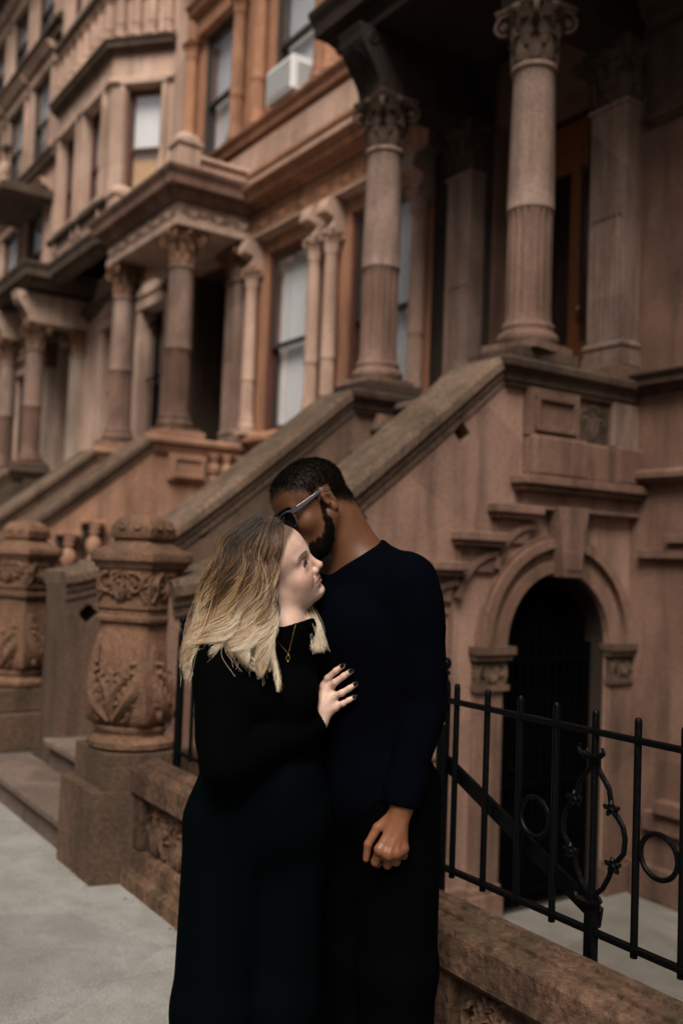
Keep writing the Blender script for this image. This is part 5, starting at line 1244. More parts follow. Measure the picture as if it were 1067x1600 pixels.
def sstep(a, b, x): t = np.clip((x - a)/(b - a), 0, 1); return t*t*(3 - 2*t)
def noise3(P, f, seed=0):
    """cheap smooth value noise in numpy"""
    P = P*f + seed*17.31; i = np.floor(P).astype(np.int64); u = P - i; u = u*u*(3 - 2*u); out = 0
    for a in (0, 1):
        for b in (0, 1):
            for c in (0, 1):
                q = (i[:, 0] + a)*374761393 + (i[:, 1] + b)*668265263 + (i[:, 2] + c)*2147483647
                q = (q ^ (q >> 13))*1274126177; q = ((q ^ (q >> 16)) & 0xffff)/65535.0
                out = out + q*(u[:, 0] if a else 1 - u[:, 0])*(u[:, 1] if b else 1 - u[:, 1])*(u[:, 2] if c else 1 - u[:, 2])
    return out
RS = np.random.RandomState(11)
def A(*p): return np.array(p, float)
def chain_pts(F, pts, rad, k=0.01): F.chain(pts, rad, k)
def finger(F, p, r0, k=0.006):
    n = len(p); F.chain(p, [r0*(1 - 0.09*i) for i in range(n)], k)
def fold_noise(amp, f, seed, zs=1.0):
    def fn(P, d):
        m = np.abs(d) < 0.03
        if m.any():
            q = P[m]*np.array([1, 1, zs], np.float32)
            d[m] += amp*(noise3(q, f, seed) - 0.5)*2 + amp*0.45*(noise3(q, f*2.3, seed + 1) - 0.5)*2
        return d
    return fn
def hose(F, a, b, ra, rb, n, amp, seed, k=0.02):
    """a sleeve with bunched rings of cloth"""
    rg = random.Random(seed); a, b = A(*a), A(*b)
    pts = [a + (b - a)*i/n for i in range(n + 1)]; rad = [ra + (rb - ra)*i/n + amp*(rg.random() - 0.4) for i in range(n + 1)]
    F.chain(pts, rad, k)

# ------------------------------------------------------------------ the man
MR, MF = 0.09, 2.50
mC, mB = head_frame((-0.076, 2.428, 1.641), (-0.728, -0.418, -0.544), (-0.572, -0.067, 0.817))
m_fw, m_lf = A(-0.64, -0.77, 0), A(0.77, -0.64, 0)
m_rot = np.stack([m_fw, m_lf, A(0, 0, 1)], 1)
mSL, mSR = A(0.181, 2.362, 1.450), A(-0.072, 2.565, 1.445)
mEL, mWL = A(0.217, 2.372, 1.165), A(0.1694, 2.322, 0.928)
mER, mWR = A(-0.16, 2.63, 1.19), A(-0.245, 2.51, 1.11)
mHL, mHR = A(0.172, 2.440, 0.93), A(0.045, 2.54, 0.93)
mKL, mKR = A(0.180, 2.44, 0.50), A(0.07, 2.555, 0.50)
mAL, mAR = A(0.182, 2.46, 0.09), A(0.078, 2.58, 0.09)
m_n0, m_n1 = A(0.062, 2.456, 1.492), A(-0.030, 2.450, 1.625)
def man_torso(F, g):
    F.ell((0.052, 2.462, 1.28), (0.112 + g, 0.160 + g, 0.21 + g), 0.05, '+', m_rot)
    F.ell((0.040, 2.447, 1.345), (0.108 + g, 0.135 + g, 0.11), 0.05, '+', m_rot)
    F.cone(mSL - A(0.02, -0.015, 0), mSR, 0.058 + g, 0.058 + g, 0.05)
    F.cone(m_n0 + A(0.01, 0, -0.01), mSL + A(-0.03, 0.02, 0.014), 0.062 + g, 0.050 + g, 0.05); F.cone(m_n0, mSR + A(0.02, -0.02, 0.01), 0.06 + g, 0.045 + g, 0.05)
    F.ell((0.075, 2.475, 1.07), (0.102 + g, 0.138 + g, 0.19), 0.06, '+', m_rot)
    F.ell((0.095, 2.485, 0.93), (0.113 + 2*g, 0.146 + 2*g, 0.14), 0.06, '+', m_rot)
def hand_palm(F, wrist, mcps, r=0.0125):
    for m in mcps: F.cone(wrist, m, r*1.15, r, 0.012)
    for a, b in zip(mcps[:-1], mcps[1:]): F.cone(a, b, r*0.95, r*0.95, 0.008)
FM = Field()
man_torso(FM, -0.004)
for S, E_, W_ in ((mSL, mEL, mWL), (mSR, mER, mWR)):
    FM.cone(S, E_, 0.048, 0.038, 0.03); FM.cone(E_, E_ + (W_ - E_)*0.35, 0.039, 0.038, 0.02); FM.cone(E_ + (W_ - E_)*0.35, W_, 0.038, 0.0265, 0.02)
for H_, K_, A_ in ((mHL, mKL, mAL), (mHR, mKR, mAR)):
    FM.cone(H_, K_, 0.082, 0.055, 0.04); FM.cone(K_, A_, 0.054, 0.036, 0.03); FM.cone(A_ - A(0, 0, 0.02), A_ + m_fw*0.15 - A(0, 0, 0.055), 0.036, 0.026, 0.02)
FM.cone(m_n0 - A(-0.012, 0, 0.03), m_n1, 0.062, 0.057, 0.03)
FM.cone(m_n0 + A(0.024, 0.01, -0.02), mC + mB @ A(-0.058, 0, -0.025), 0.049, 0.045, 0.03)
head_field(FM, mC, mB, 'm')
# his left hand, loosely closed at his side, back of the hand outward
hw = A(0.1694, 2.318, 0.9243)
mi, mm, mr, mp = A(0.1190, 2.294, 0.8300), A(0.1400, 2.292, 0.8200), A(0.1590, 2.298, 0.8225), A(0.1755, 2.308, 0.8300)
hand_palm(FM, hw - A(0, 0, 0.012), [mi, mm, mr, mp], 0.0118)
FM.cone(hw - A(0, 0, 0.0), hw - A(0.018, 0.0, 0.05), 0.026, 0.020, 0.015)
for kn in (mi, mm, mr, mp): FM.ell(kn + A(0, -0.004, -0.001), (0.0088, 0.0082, 0.0092), 0.008)
finger(FM, [mi, A(0.1105, 2.312, 0.7950), A(0.1180, 2.333, 0.7850), A(0.1270, 2.344, 0.7960)], 0.0108)
finger(FM, [mm, A(0.1400, 2.318, 0.7880), A(0.1440, 2.345, 0.7890), A(0.1450, 2.352, 0.8080)], 0.0110)
finger(FM, [mr, A(0.1610, 2.322, 0.7940), A(0.1620, 2.347, 0.7960), A(0.1620, 2.354, 0.8150)], 0.0104)
finger(FM, [mp, A(0.1790, 2.332, 0.8060), A(0.1780, 2.350, 0.8080), A(0.1770, 2.356, 0.8240)], 0.0092)
FM.cone(A(0.150, 2.324, 0.900), A(0.114, 2.322, 0.8720), 0.0150, 0.0118, 0.010); FM.chain([A(0.114, 2.322, 0.8720), A(0.0925, 2.318, 0.8340), A(0.0890, 2.322, 0.7980)], [0.0116, 0.0100, 0.0080], 0.004)
for kn in (mm, mr, mp): FM.cone(kn + A(0, -0.011, 0.006), hw + A(0.003, -0.016, -0.03), 0.0035, 0.003, 0.010)
# his right hand rests behind her back
rw = A(-0.245, 2.51, 1.11); mcr = [A(-0.165, 2.478, 1.135), A(-0.160, 2.476, 1.115), A(-0.160, 2.477, 1.095), A(-0.165, 2.482, 1.077)]
hand_palm(FM, rw, mcr, 0.013)
for i, q in enumerate(mcr): finger(FM, [q, q + A(0.035, -0.004, 0.003 - 0.004*i), q + A(0.06, 0.004, 0.004 - 0.006*i), q + A(0.08 - 0.005*(i == 3), 0.012, 0.004 - 0.008*i)], 0.0102)
FM.chain([rw + A(0.02, 0.0, 0.02), A(-0.19, 2.478, 1.155), A(-0.16, 2.475, 1.175)], [0.014, 0.0115, 0.009], 0.008)
Vm, Qm = skin(FM, (-0.34, 2.15, -0.02), (0.36, 2.80, 1.84), 0.003)
hm = head_coords(Vm, mC, mB)
X, Y, Z = hm[:, 0], hm[:, 1], hm[:, 2]
inh = (np.linalg.norm(hm - A(0, 0, 0), axis=1) < 16)
# hairline: forehead edge, temple, fade above the ear, nape
hl = np.interp(X, [-10, -7, -3.2, -0.6, 0.3, 1.2, 2.6, 4.2, 5.2, 6.4, 8.0, 10], [-5.6, -4.6, -1.4, 2.6, 0.2, 0.2, 3.4, 4.4, 5.2, 6.6, 6.3, 6.3])
hairm = sstep(-1.3, 1.2, Z - hl)*inh
ear = (np.abs(Y) > 6.75)*(X > -3.6)*(X < 0.9)*(Z > -4.5)*(Z < 2.6)
hairm = hairm*(1 - ear)
# beard: from the sideburn along the jaw to chin and lip
bl = np.interp(X, [-2, 0.4, 1.4, 3.0, 4.6, 6.4, 9.0], [-9, 0.5, -1.7, -6.0, -7.5, -7.5, -7.5])
beard = sstep(1.1, -1.1, Z - bl)*sstep(-14.0, -11.2, Z)*sstep(-0.4, 0.8, X + 0.25*(Z + 4))*inh*sstep(-1.5, 1.0, X - np.interp(Z, [-12, -9, -6, 0], [4.0, 1.5, 0.0, 0.0]))
must = sstep(0.5, 0.0, np.abs(Z + 4.95) - 0.35)*sstep(3.0, 2.2, np.abs(Y))*(X > 6)*inh
lip = np.maximum(sstep(0.55, 0.2, np.abs(Z + 6.25) - 0.45 + 0.07*Y*Y), 0)*(X > 7.0)*(np.abs(Y) < 2.7)*inh
beard = np.maximum(beard*(1 - lip), must*0.8)*(1 - ear); beard = sstep(0.30, 0.85, beard + (noise3(Vm, 260, 8) - 0.5)*0.7); hairm = np.clip(hairm + (noise3(Vm, 260, 2) - 0.5)*0.5*(hairm > 0.02)*(hairm < 0.97), 0, 1)
n1 = noise3(Vm, 30, 3)
base = A(0.108, 0.044, 0.021)*(0.92 + 0.16*n1)[:, None]
base = base*(1 - 0.16*sstep(1.5, 3.0, Z)*inh*(X > 4))[:, None]
Cm = base*(1 - lip[:, None]) + lip[:, None]*A(0.115, 0.042, 0.032)
stub = np.clip(np.maximum(hairm, beard), 0, 1)
Cm = Cm*(1 - stub[:, None]*0.88) + stub[:, None]*0.88*A(0.007, 0.006, 0.005)
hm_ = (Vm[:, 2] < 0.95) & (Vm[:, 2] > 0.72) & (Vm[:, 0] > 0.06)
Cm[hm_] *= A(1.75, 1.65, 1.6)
man = person(MR, MF, Vm, Qm, Cm, M['skin_m'], 'man in a dark navy sweater and sunglasses bending down to nuzzle the blonde woman')
KM = Kid(man, MR, MF)
# cropped hair and beard, as short fibres on the skin
vn = np.zeros_like(Vm); q0, q1, q2 = Vm[Qm[:, 0]], Vm[Qm[:, 1]], Vm[Qm[:, 2]]; fn_ = np.cross(q1 - q0, q2 - q0)
for i in range(4): np.add.at(vn, Qm[:, i], fn_)
vn /= np.linalg.norm(vn, axis=1)[:, None] + 1e-12
def fuzz(V, N, mask, count, ln, rad, jit, seed, bend=None):
    rs = np.random.RandomState(seed); p = mask/mask.sum(); idx = rs.choice(len(V), count, p=p); st, rd = [], []
    for i in idx:
        b = V[i] + rs.normal(0, 0.0012, 3); d = N[i] + rs.normal(0, jit, 3) + (0 if bend is None else bend); d /= np.linalg.norm(d); l_ = ln*rs.uniform(0.6, 1.25); c = rs.normal(0, 0.35, 3)*l_
        st.append(np.stack([b - N[i]*0.001, b + d*l_*0.5, b + d*l_ + c*0.5])); rd.append(np.array([rad, rad*0.85, rad*0.3]))
    return st, rd
top = hairm*(0.15 + 0.85*sstep(0.8, 3.2, Z - hl))
st, rd = fuzz(Vm, vn, top**1.2, 17000, 0.0062, 0.00040, 0.55, 1, mB @ A(0.35, 0, 0)); KM.hair('hair', st, rd, M['hair_black'])
st, rd = fuzz(Vm, vn, beard, 6500, 0.0055, 0.0004, 0.5, 2, mB @ A(0.1, 0, -0.7)); KM.hair('beard', st, rd, M['hair_black'])
bm_ = sstep(0.55, 0.2, np.abs(Z - 2.3 + 0.04*(np.abs(Y) - 3)**2))*(np.abs(Y) > 1.0)*(np.abs(Y) < 5.0)*(X > 5.5)*inh
st, rd = fuzz(Vm, vn, bm_, 700, 0.006, 0.0004, 0.3, 3, mB @ A(0, 0, 0.4)); KM.hair('eyebrows', st, rd, M['hair_black'])
# sunglasses: browline frame, lenses, arms hooked over the ears
Wm = lambda p: mC + mB @ (np.array(p, float)*0.01)
gl = MB()
def lens_pts(s, n=36, k=1.0):
    out = []
    for i in range(n):
        a = 2*PI*i/n; ca, sa = math.cos(a), math.sin(a); e = 0.62
        u = math.copysign(abs(ca)**e, ca)*2.45*k; v = math.copysign(abs(sa)**e, sa)*2.0*k
        if v < 0: u *= 0.93
        y = 3.25 + u; out.append((9.75 - 0.055*y*y*0.9 - 0.09*abs(v), s*y, -0.15 + v))
    return out
for s in (1, -1):
    lp = lens_pts(s); gl.tube([Wm(p) for p in lp + [lp[0]]], [0.0021]*37, 8)
    bt = [p for p in lp if p[2] > 1.0]; bt.sort(key=lambda p: p[1]); gl.tube([Wm((p[0] + 0.05, p[1], p[2] + 0.1)) for p in bt], [0.0032]*len(bt), 8)
gl.tube([Wm(p) for p in ((9.65, 0.95, 0.9), (9.9, 0, 1.05), (9.65, -0.95, 0.9))], 0.0022, 8)
sun_g = KM.mb('sunglasses', gl, M['acetate'])
for s in (1, -1):
    lp = lens_pts(s, 36, 0.97); b = MB(); b.add([Wm(p) for p in lp] + [Wm((p[0] - 0.2, p[1], p[2])) for p in lp], [tuple(range(36)), tuple(range(71, 35, -1))] + [(i, (i + 1) % 36, 36 + (i + 1) % 36, 36 + i) for i in range(36)]); KM.mb('lens', b, M['lens'], False, sun_g)
    b = MB(); pts = [(8.35, 5.75, 1.25), (6.8, 6.75, 1.35), (4.0, 7.45, 1.5), (1.0, 7.75, 1.75), (-0.8, 7.75, 1.9), (-2.2, 7.55, 1.0), (-3.0, 7.3, -0.6)]; hh = [0.62, 0.58, 0.5, 0.42, 0.34, 0.3, 0.25]
    vs = []
    for (x, y, z), h_ in zip(pts, hh):
        for (dy, dz) in ((0.16, -h_), (0.16, h_), (-0.12, h_), (-0.12, -h_)): vs.append(Wm((x, s*(y + dy), z + dz)))
    n = len(pts); b.add(vs, [(4*i + k, 4*i + 4 + k, 4*i + 4 + (k + 1) % 4, 4*i + (k + 1) % 4) for i in range(n - 1) for k in range(4)] + [(0, 1, 2, 3), (4*n - 1, 4*n - 2, 4*n - 3, 4*n - 4)]); KM.mb('temple_arm', b, M['acetate'], False, sun_g)
    o = sun_g.children[-1]; bv = o.modifiers.new('bevel', 'BEVEL'); bv.width = 0.0012; bv.segments = 2
# sweater
FS = Field(); man_torso(FS, 0.010)
for S, E_, W_, sd in ((mSL, mEL, mWL, 1), (mSR, mER, mWR, 2)):
    hose(FS, S, E_, 0.064, 0.052, 6, 0.005, sd, 0.03); hose(FS, E_, W_ + (W_ - E_)*0.02, 0.051, 0.039, 7, 0.006, sd + 5, 0.02)
FS.cone(m_n0 - A(0, 0, 0.02), m_n0 + (m_n1 - m_n0)*0.5, 0.080, 0.066, 0.03)
ax = (m_n1 - m_n0)/np.linalg.norm(m_n1 - m_n0)
FS.half(m_n0 + ax*0.032, ax + A(-0.02, -0.05, 0.0), m_n0 + ax*0.125, 0.13, 0.005)
for W_, E_ in ((mWL, mEL), (mWR, mER)): dd = (W_ - E_)/np.linalg.norm(W_ - E_); FS.half(W_ + dd*0.004, dd, W_ + dd*0.07, 0.085, 0.003)
FS.half((0.09, 2.5, 0.855), (0, 0, -1), (0.09, 2.5, 0.69), 0.26, 0.006)
FS.ops.append(('n', fold_noise(0.0035, 13, 5, 0.8), None, None, None))
V_, Q_ = skin(FS, (-0.36, 2.15, 0.6), (0.40, 2.82, 1.72), 0.0045); V_ = relax(V_, Q_, 1)
sw_m = KM.mesh('sweater', V_, Q_, M['knit_navy'])
b = MB(); pc = m_n0 + ax*0.040; e1 = np.cross(ax, A(0, 0, 1)); e1 /= np.linalg.norm(e1); e2 = np.cross(ax, e1)
# trousers
def trousers(hips, knees, ankles, rr, pel, waist_z, seedn, hem_r, knee_r, rot):
    F = Field(); F.ell(pel[0], pel[1], 0.05, '+', rot); F.ell(pel[2], pel[3], 0.05, '+', rot)
    for H_, K_, A_ in zip(hips, knees, ankles): F.cone(H_, K_, rr, knee_r, 0.04); F.cone(K_, A_, knee_r, hem_r, 0.03)
    c = (np.array(ankles[0]) + np.array(ankles[1]))/2
    F.half((c[0], c[1], 0.035), (0, 0, -1), (c[0], c[1], -0.22), 0.5, 0.004); F.half((pel[0][0], pel[0][1], waist_z), (0, 0, 1), (pel[0][0], pel[0][1], waist_z + 0.2), 0.3, 0.004)
    F.ops.append(('n', fold_noise(0.006, 9, seedn, 0.22), None, None, None)); return F
FT = trousers((mHL, mHR), (mKL, mKR), (mAL - A(0, 0, 0.05), mAR - A(0, 0, 0.05)), 0.105, ((0.095, 2.487, 0.93), (0.128, 0.162, 0.14), (0.085, 2.48, 0.99), (0.114, 0.148, 0.10)), 1.03, 21, 0.082, 0.096, m_rot)
V_, Q_ = skin(FT, (-0.15, 2.2, -0.02), (0.42, 2.82, 1.1), 0.006); KM.mesh('trousers', relax(V_, Q_, 1), Q_, M['black_twill'])
def shoe(kid, an, fw, ln, w):
    F = Field(); fw = fw/np.linalg.norm(fw); lf = np.cross(A(0, 0, 1), fw); rot = np.stack([fw, lf, A(0, 0, 1)], 1); a = A(an[0], an[1], 0)
    F.ell(a + fw*ln*0.52 + A(0, 0, 0.035), (ln*0.32, w, 0.036), 0.03, '+', rot); F.ell(a - fw*0.02 + A(0, 0, 0.045), (0.055, w*0.8, 0.05), 0.03, '+', rot); F.cone(a + A(0, 0, 0.05), a + A(0, 0, 0.11), 0.044, 0.047, 0.02); F.cone(a + A(0, 0, 0.06), a + fw*ln*0.4 + A(0, 0, 0.04), 0.045, 0.04, 0.03)
    F.half(a + A(0, 0, 0.003), (0, 0, -1), a - A(0, 0, 0.3), 0.35, 0.004); F.half(a + A(0, 0, 0.115), (0, 0, 1), a + A(0, 0, 0.2), 0.1, 0.003)
    V, Q = skin(F, a - A(0.3, 0.3, 0.02), a + A(0.3, 0.3, 0.2), 0.004); kid.mesh('shoe', V, Q, M['leather'])
shoe(KM, mAL, m_fw, 0.24, 0.047); shoe(KM, mAR, m_fw, 0.24, 0.047)
def surf(F, r, z, f0=2.2, f1=2.6):
    """first point of a field seen from the street side at (r,z)"""
    f = np.linspace(f0, f1, 400); d = F.ev(np.stack([np.full(400, r), f, np.full(400, z)], 1)); k = np.argmax(d < 0); return f[k] if (d < 0).any() else f1

# ------------------------------------------------------------------ the woman
WR, WF = -0.165, 2.335
wC, wB = head_frame((-0.155, 2.330, 1.483), (0.925, -0.208, 0.317), (-0.376, -0.392, 0.839))
w_fw, w_lf = A(0.30, -0.954, 0), A(0.954, 0.30, 0)
w_rot = np.stack([w_fw, w_lf, A(0, 0, 1)], 1)
wSR, wSL = A(-0.276, 2.275, 1.278), A(-0.055, 2.400, 1.285)
wER = A(-0.240, 2.165, 1.040)
wEL, wWL = A(0.02, 2.665, 1.16), A(0.215, 2.672, 1.125)
wHR, wHL = A(-0.245, 2.300, 0.87), A(-0.105, 2.370, 0.87)
wKR, wKL = A(-0.252, 2.280, 0.46), A(-0.115, 2.350, 0.46)
wAR, wAL = A(-0.255, 2.300, 0.08), A(-0.118, 2.370, 0.08)
w_n0, w_n1 = A(-0.137, 2.335, 1.315), A(-0.150, 2.340, 1.435)
def woman_torso(F, g):
    F.ell((-0.165, 2.335, 1.19), (0.092 + g, 0.112 + g, 0.17 + g), 0.05, '+', w_rot)
    for s in (1, -1): F.ell(A(-0.172, 2.335, 1.175) + w_fw*0.07 + w_lf*0.055*s, (0.050 + g, 0.050 + g, 0.055 + g), 0.04, '+', w_rot)
    F.cone(wSR, wSL, 0.047 + g, 0.047 + g, 0.05)
    F.cone(w_n0, wSR + A(0.01, 0, 0.01), 0.05 + g, 0.040 + g, 0.05); F.cone(w_n0, wSL + A(-0.01, 0, 0.01), 0.05 + g, 0.04 + g, 0.05)
    F.ell((-0.168, 2.335, 1.03), (0.092 + g, 0.112 + g, 0.16), 0.06, '+', w_rot); F.ell((-0.168, 2.335, 0.89), (0.112 + g, 0.155 + g, 0.15), 0.06, '+', w_rot)
FW = Field(); woman_torso(FW, -0.004)
# her right hand lies on his chest
def onto(p, lift): return A(p[0], surf(FS, p[0], p[1]) - lift, p[1])
WH = {'index': [(-0.0247, 1.1963), (-0.0186, 1.2175), (0.0008, 1.2372), (0.0169, 1.2507)], 'middle': [(-0.0175, 1.1886), (-0.0002, 1.2093), (0.0203, 1.2265), (0.0379, 1.2396)], 'ring': [(-0.0068, 1.1722), (0.0168, 1.1851), (0.0354, 1.1976), (0.0497, 1.2077)], 'pinky': [(0.0006, 1.1497), (0.0203, 1.1593), (0.035, 1.1687), (0.0477, 1.1762)]}
LIFT = (0.020, 0.019, 0.012, 0.0065)
wf = {k: [onto(p, l_) for p, l_ in zip(v, LIFT)] for k, v in WH.items()}
tipf = np.mean([v[3][1] for v in wf.values()])
ww = A(-0.0372, min(wf['middle'][0][1], wf['pinky'][0][1]) - 0.022, 1.117)
wWR = ww - A(0.012, 0.008, 0.008)
rf = {'index': 0.0088, 'middle': 0.0089, 'ring': 0.0085, 'pinky': 0.0077}
for k, p in wf.items(): finger(FW, p, rf[k], 0.004)
hand_palm(FW, ww, [wf[k][0] for k in ('index', 'middle', 'ring', 'pinky')], 0.0102)
FW.cone(ww, (wf['middle'][0] + wf['ring'][0])/2 - A(0, -0.006, 0.01), 0.0205, 0.0145, 0.015)
for k in ('index', 'middle', 'ring', 'pinky'): FW.ell(wf[k][0] + A(0, -0.005, 0), (0.0080, 0.0068, 0.0080), 0.008); FW.cone(wf[k][0] + A(0, -0.008, 0), ww + A(0.0, -0.014, 0.02), 0.0028, 0.0022, 0.008)
th = [ww + A(0.002, 0.008, 0.022), A(-0.034, ww[1] + 0.024, 1.165), A(-0.018, surf(FS, -0.018, 1.187) - 0.009, 1.187), A(-0.002, surf(FS, -0.002, 1.205) - 0.007, 1.205)]
FW.chain(th, [0.0150, 0.0112, 0.0098, 0.0080], 0.008)
for S, E_, W_ in ((wSR, wER, wWR), (wSL, wEL, wWL)):
    FW.cone(S, E_, 0.040, 0.034, 0.03); FW.cone(E_, E_ + (W_ - E_)*0.4, 0.034, 0.032, 0.02); FW.cone(E_ + (W_ - E_)*0.4, W_, 0.032, 0.0225, 0.02)
FW.cone(wWR, ww, 0.0215, 0.0205, 0.012)
# left hand round his waist
lw = wWL; lm = [A(0.258, 2.622, 1.150), A(0.264, 2.620, 1.133), A(0.265, 2.621, 1.115), A(0.262, 2.625, 1.098)]
hand_palm(FW, lw, lm, 0.0115)
for i, q in enumerate(lm): finger(FW, [q, q + A(0.022, -0.034, 0.002 - 0.003*i), q + A(0.024, -0.06, 0.003 - 0.005*i), q + A(0.018, -0.08, 0.003 - 0.006*i)], 0.0078)
FW.chain([lw + A(0.015, -0.005, 0.018), A(0.25, 2.625, 1.17), A(0.272, 2.60, 1.182)], [0.014, 0.011, 0.0085], 0.008)
for H_, K_, A_ in ((wHR, wKR, wAR), (wHL, wKL, wAL)):
    FW.cone(H_, K_, 0.078, 0.050, 0.04); FW.cone(K_, A_, 0.049, 0.032, 0.03); FW.cone(A_ - A(0, 0, 0.02), A_ + w_fw*0.13 - A(0, 0, 0.05), 0.032, 0.022, 0.02)
FW.cone(w_n0 - A(0, 0, 0.03), w_n1, 0.053, 0.050, 0.03); FW.cone(w_n0 + A(0.010, -0.02, 0.02), wC + wB @ A(0.016, 0, -0.070), 0.042, 0.036, 0.03); FW.cone(w_n0 + A(-0.01, 0.01, 0), wC + wB @ A(-0.05, 0, -0.02), 0.05, 0.052, 0.03)
head_field(FW, wC, wB, 'f')
Vw, Qw = skin(FW, (-0.42, 2.02, -0.02), (0.36, 2.80, 1.66), 0.003)
hw_ = head_coords(Vw, wC, wB); X, Y, Z = hw_[:, 0], hw_[:, 1], hw_[:, 2]; inh = np.linalg.norm(hw_, axis=1) < 15
n1 = noise3(Vw, 28, 3); n2 = noise3(Vw, 110, 9); n3 = noise3(Vw, 380, 4)
Cw = A(0.575, 0.392, 0.312)*(0.93 + 0.14*n1)[:, None]*(1 - (0.5*n2 + 0.25*n3)[:, None]*A(0.02, 0.10, 0.12))
blush = np.exp(-(((X - 6.0)/2.6)**2 + ((np.abs(Y) - 4.3)/2.0)**2 + ((Z + 3.4)/2.0)**2))*inh
Cw = Cw*(1 - blush[:, None]*A(0.02, 0.30, 0.32))
fre = sstep(0.62, 0.80, n3)*blush*0.8; spot = (np.exp(-(((X - 4.2)/0.55)**2 + ((Z + 4.4)/0.45)**2)) + 0.6*np.exp(-(((X - 5.4)/0.4)**2 + ((Z + 4.5)/0.35)**2)))*(Y < 0)*inh
Cw = Cw*(1 - np.clip(fre*0.25 + spot*0.22, 0, 0.5)[:, None]*A(0.35, 0.7, 0.8))
nose_t = np.exp(-(((X - 10.6)/1.2)**2 + (Y/1.3)**2 + ((Z + 3.2)/1.2)**2))*inh; Cw = Cw*(1 - nose_t[:, None]*A(0.03, 0.16, 0.16))
zl = Z + 6.27 - 0.035*Y*Y
lip = sstep(0.72, 0.38, np.abs(zl) + 0.045*Y*Y)*(X > 6.8)*(np.abs(Y) < 3.0)*inh
Cw = Cw*(1 - lip[:, None]) + lip[:, None]*A(0.46, 0.165, 0.14)
ml = sstep(0.20, 0.07, np.abs(zl + 0.02))*(X > 6.6)*(np.abs(Y) < 3.3)*inh; Cw = Cw*(1 - ml[:, None]*A(0.45, 0.7, 0.7))  # dark tint along the lip line stands in for crease shade
brw = sstep(0.42, 0.12, np.abs(Z - (2.15 + 0.35*np.sin(np.clip((np.abs(Y) - 1.2)/4.0, 0, 1)*PI*0.75) - 0.35*np.clip((np.abs(Y) - 3.4)/1.6, 0, 1))))*sstep(1.0, 1.6, np.abs(Y))*sstep(5.2, 4.0, np.abs(Y))*(X > 5)*inh; Cw = Cw*(1 - brw[:, None]*A(0.30, 0.38, 0.44))
lid = np.exp(-(((np.abs(Y) - 3.2)/1.5)**2 + ((Z - 0.1)/0.8)**2))*(X > 6)*inh; Cw = Cw*(1 - lid[:, None]*A(0.22, 0.34, 0.34))
scalp = sstep(-0.6, 0.8, Z - np.interp(X, [-12, -2, 1, 3, 5, 6.5, 8, 10], [-8, -8, -2, 2.6, 4.8, 6.9, 7.4, 7.6]))*inh
Cw = Cw*(1 - scalp[:, None]*0.9) + scalp[:, None]*0.9*A(0.075, 0.045, 0.028)
woman = person(WR, WF, Vw, Qw, Cw, M['skin_f'], 'blonde woman in black, smiling up with her hand on the man\'s chest')
KW = Kid(woman, WR, WF)
Ww = lambda p: wC + wB @ (np.array(p, float)*0.01)
for s in (1, -1):
    b = MB(); b.ball(tuple(Ww((6.76, s*3.15, 0.0))), 0.0128, 20, 14); e = KW.mb('eye', b, M['sclera'])
    b = MB(); b.ball(tuple(Ww((7.55, s*3.15 - 0.10, 0.02))), 0.0060, 14, 10); KW.mb('iris', b, M['iris'], True, e)
st, rd = [], []
for s in (1, -1):
    for i in range(46):
        t = i/45; y = 1.9 + 2.45*t; x = 8.28 - 0.30*max(0, t - 0.15)**1.5*2.6; z = -0.02 + 0.42*math.sin(PI*min(1, 0.12 + t*0.95)) - 0.1*t
        p0 = Ww((x, s*y, z)); p1 = Ww((x + 0.45, s*(y + 0.12 + 0.3*t), z + 0.02)); p2 = Ww((x + 0.68, s*(y + 0.2 + 0.5*t), z + 0.26)); st.append(np.stack([p0, p1, p2])); rd.append(np.array([0.0006, 0.00045, 0.00015]))
    for i in range(24):
        t = i/23; y = 2.1 + 2.1*t; x = 8.22 - 0.28*t*t*2.6; z = -0.36; p0 = Ww((x, s*y, z)); p1 = Ww((x + 0.25, s*(y + 0.1), z - 0.2)); st.append(np.stack([p0, (p0 + p1)/2, p1])); rd.append(np.array([0.0004, 0.0003, 0.0001]))
KW.hair('eyelashes', st, rd, M['lash'])
vnw = np.zeros_like(Vw); q0, q1, q2 = Vw[Qw[:, 0]], Vw[Qw[:, 1]], Vw[Qw[:, 2]]; fn_ = np.cross(q1 - q0, q2 - q0)
for i in range(4): np.add.at(vnw, Qw[:, i], fn_)
vnw /= np.linalg.norm(vnw, axis=1)[:, None] + 1e-12
bz = 2.15 + 0.35*np.sin(np.clip((np.abs(Y) - 1.2)/4.0, 0, 1)*PI*0.75) - 0.35*np.clip((np.abs(Y) - 3.4)/1.6, 0, 1)
bm_ = sstep(0.30, 0.1, np.abs(Z - bz))*sstep(1.0, 1.5, np.abs(Y))*sstep(5.2, 4.2, np.abs(Y))*(X > 5)*inh
bs, br = [], []
for sg in (1, -1):
    a_, b_ = fuzz(Vw, vnw, bm_*(Y*sg > 0), 170, 0.006, 0.00017, 0.12, 5, wB @ A(-0.5, sg*2.2, 0.25)); bs += a_; br += b_
KW.hair('eyebrows', bs, br, M['brow'])
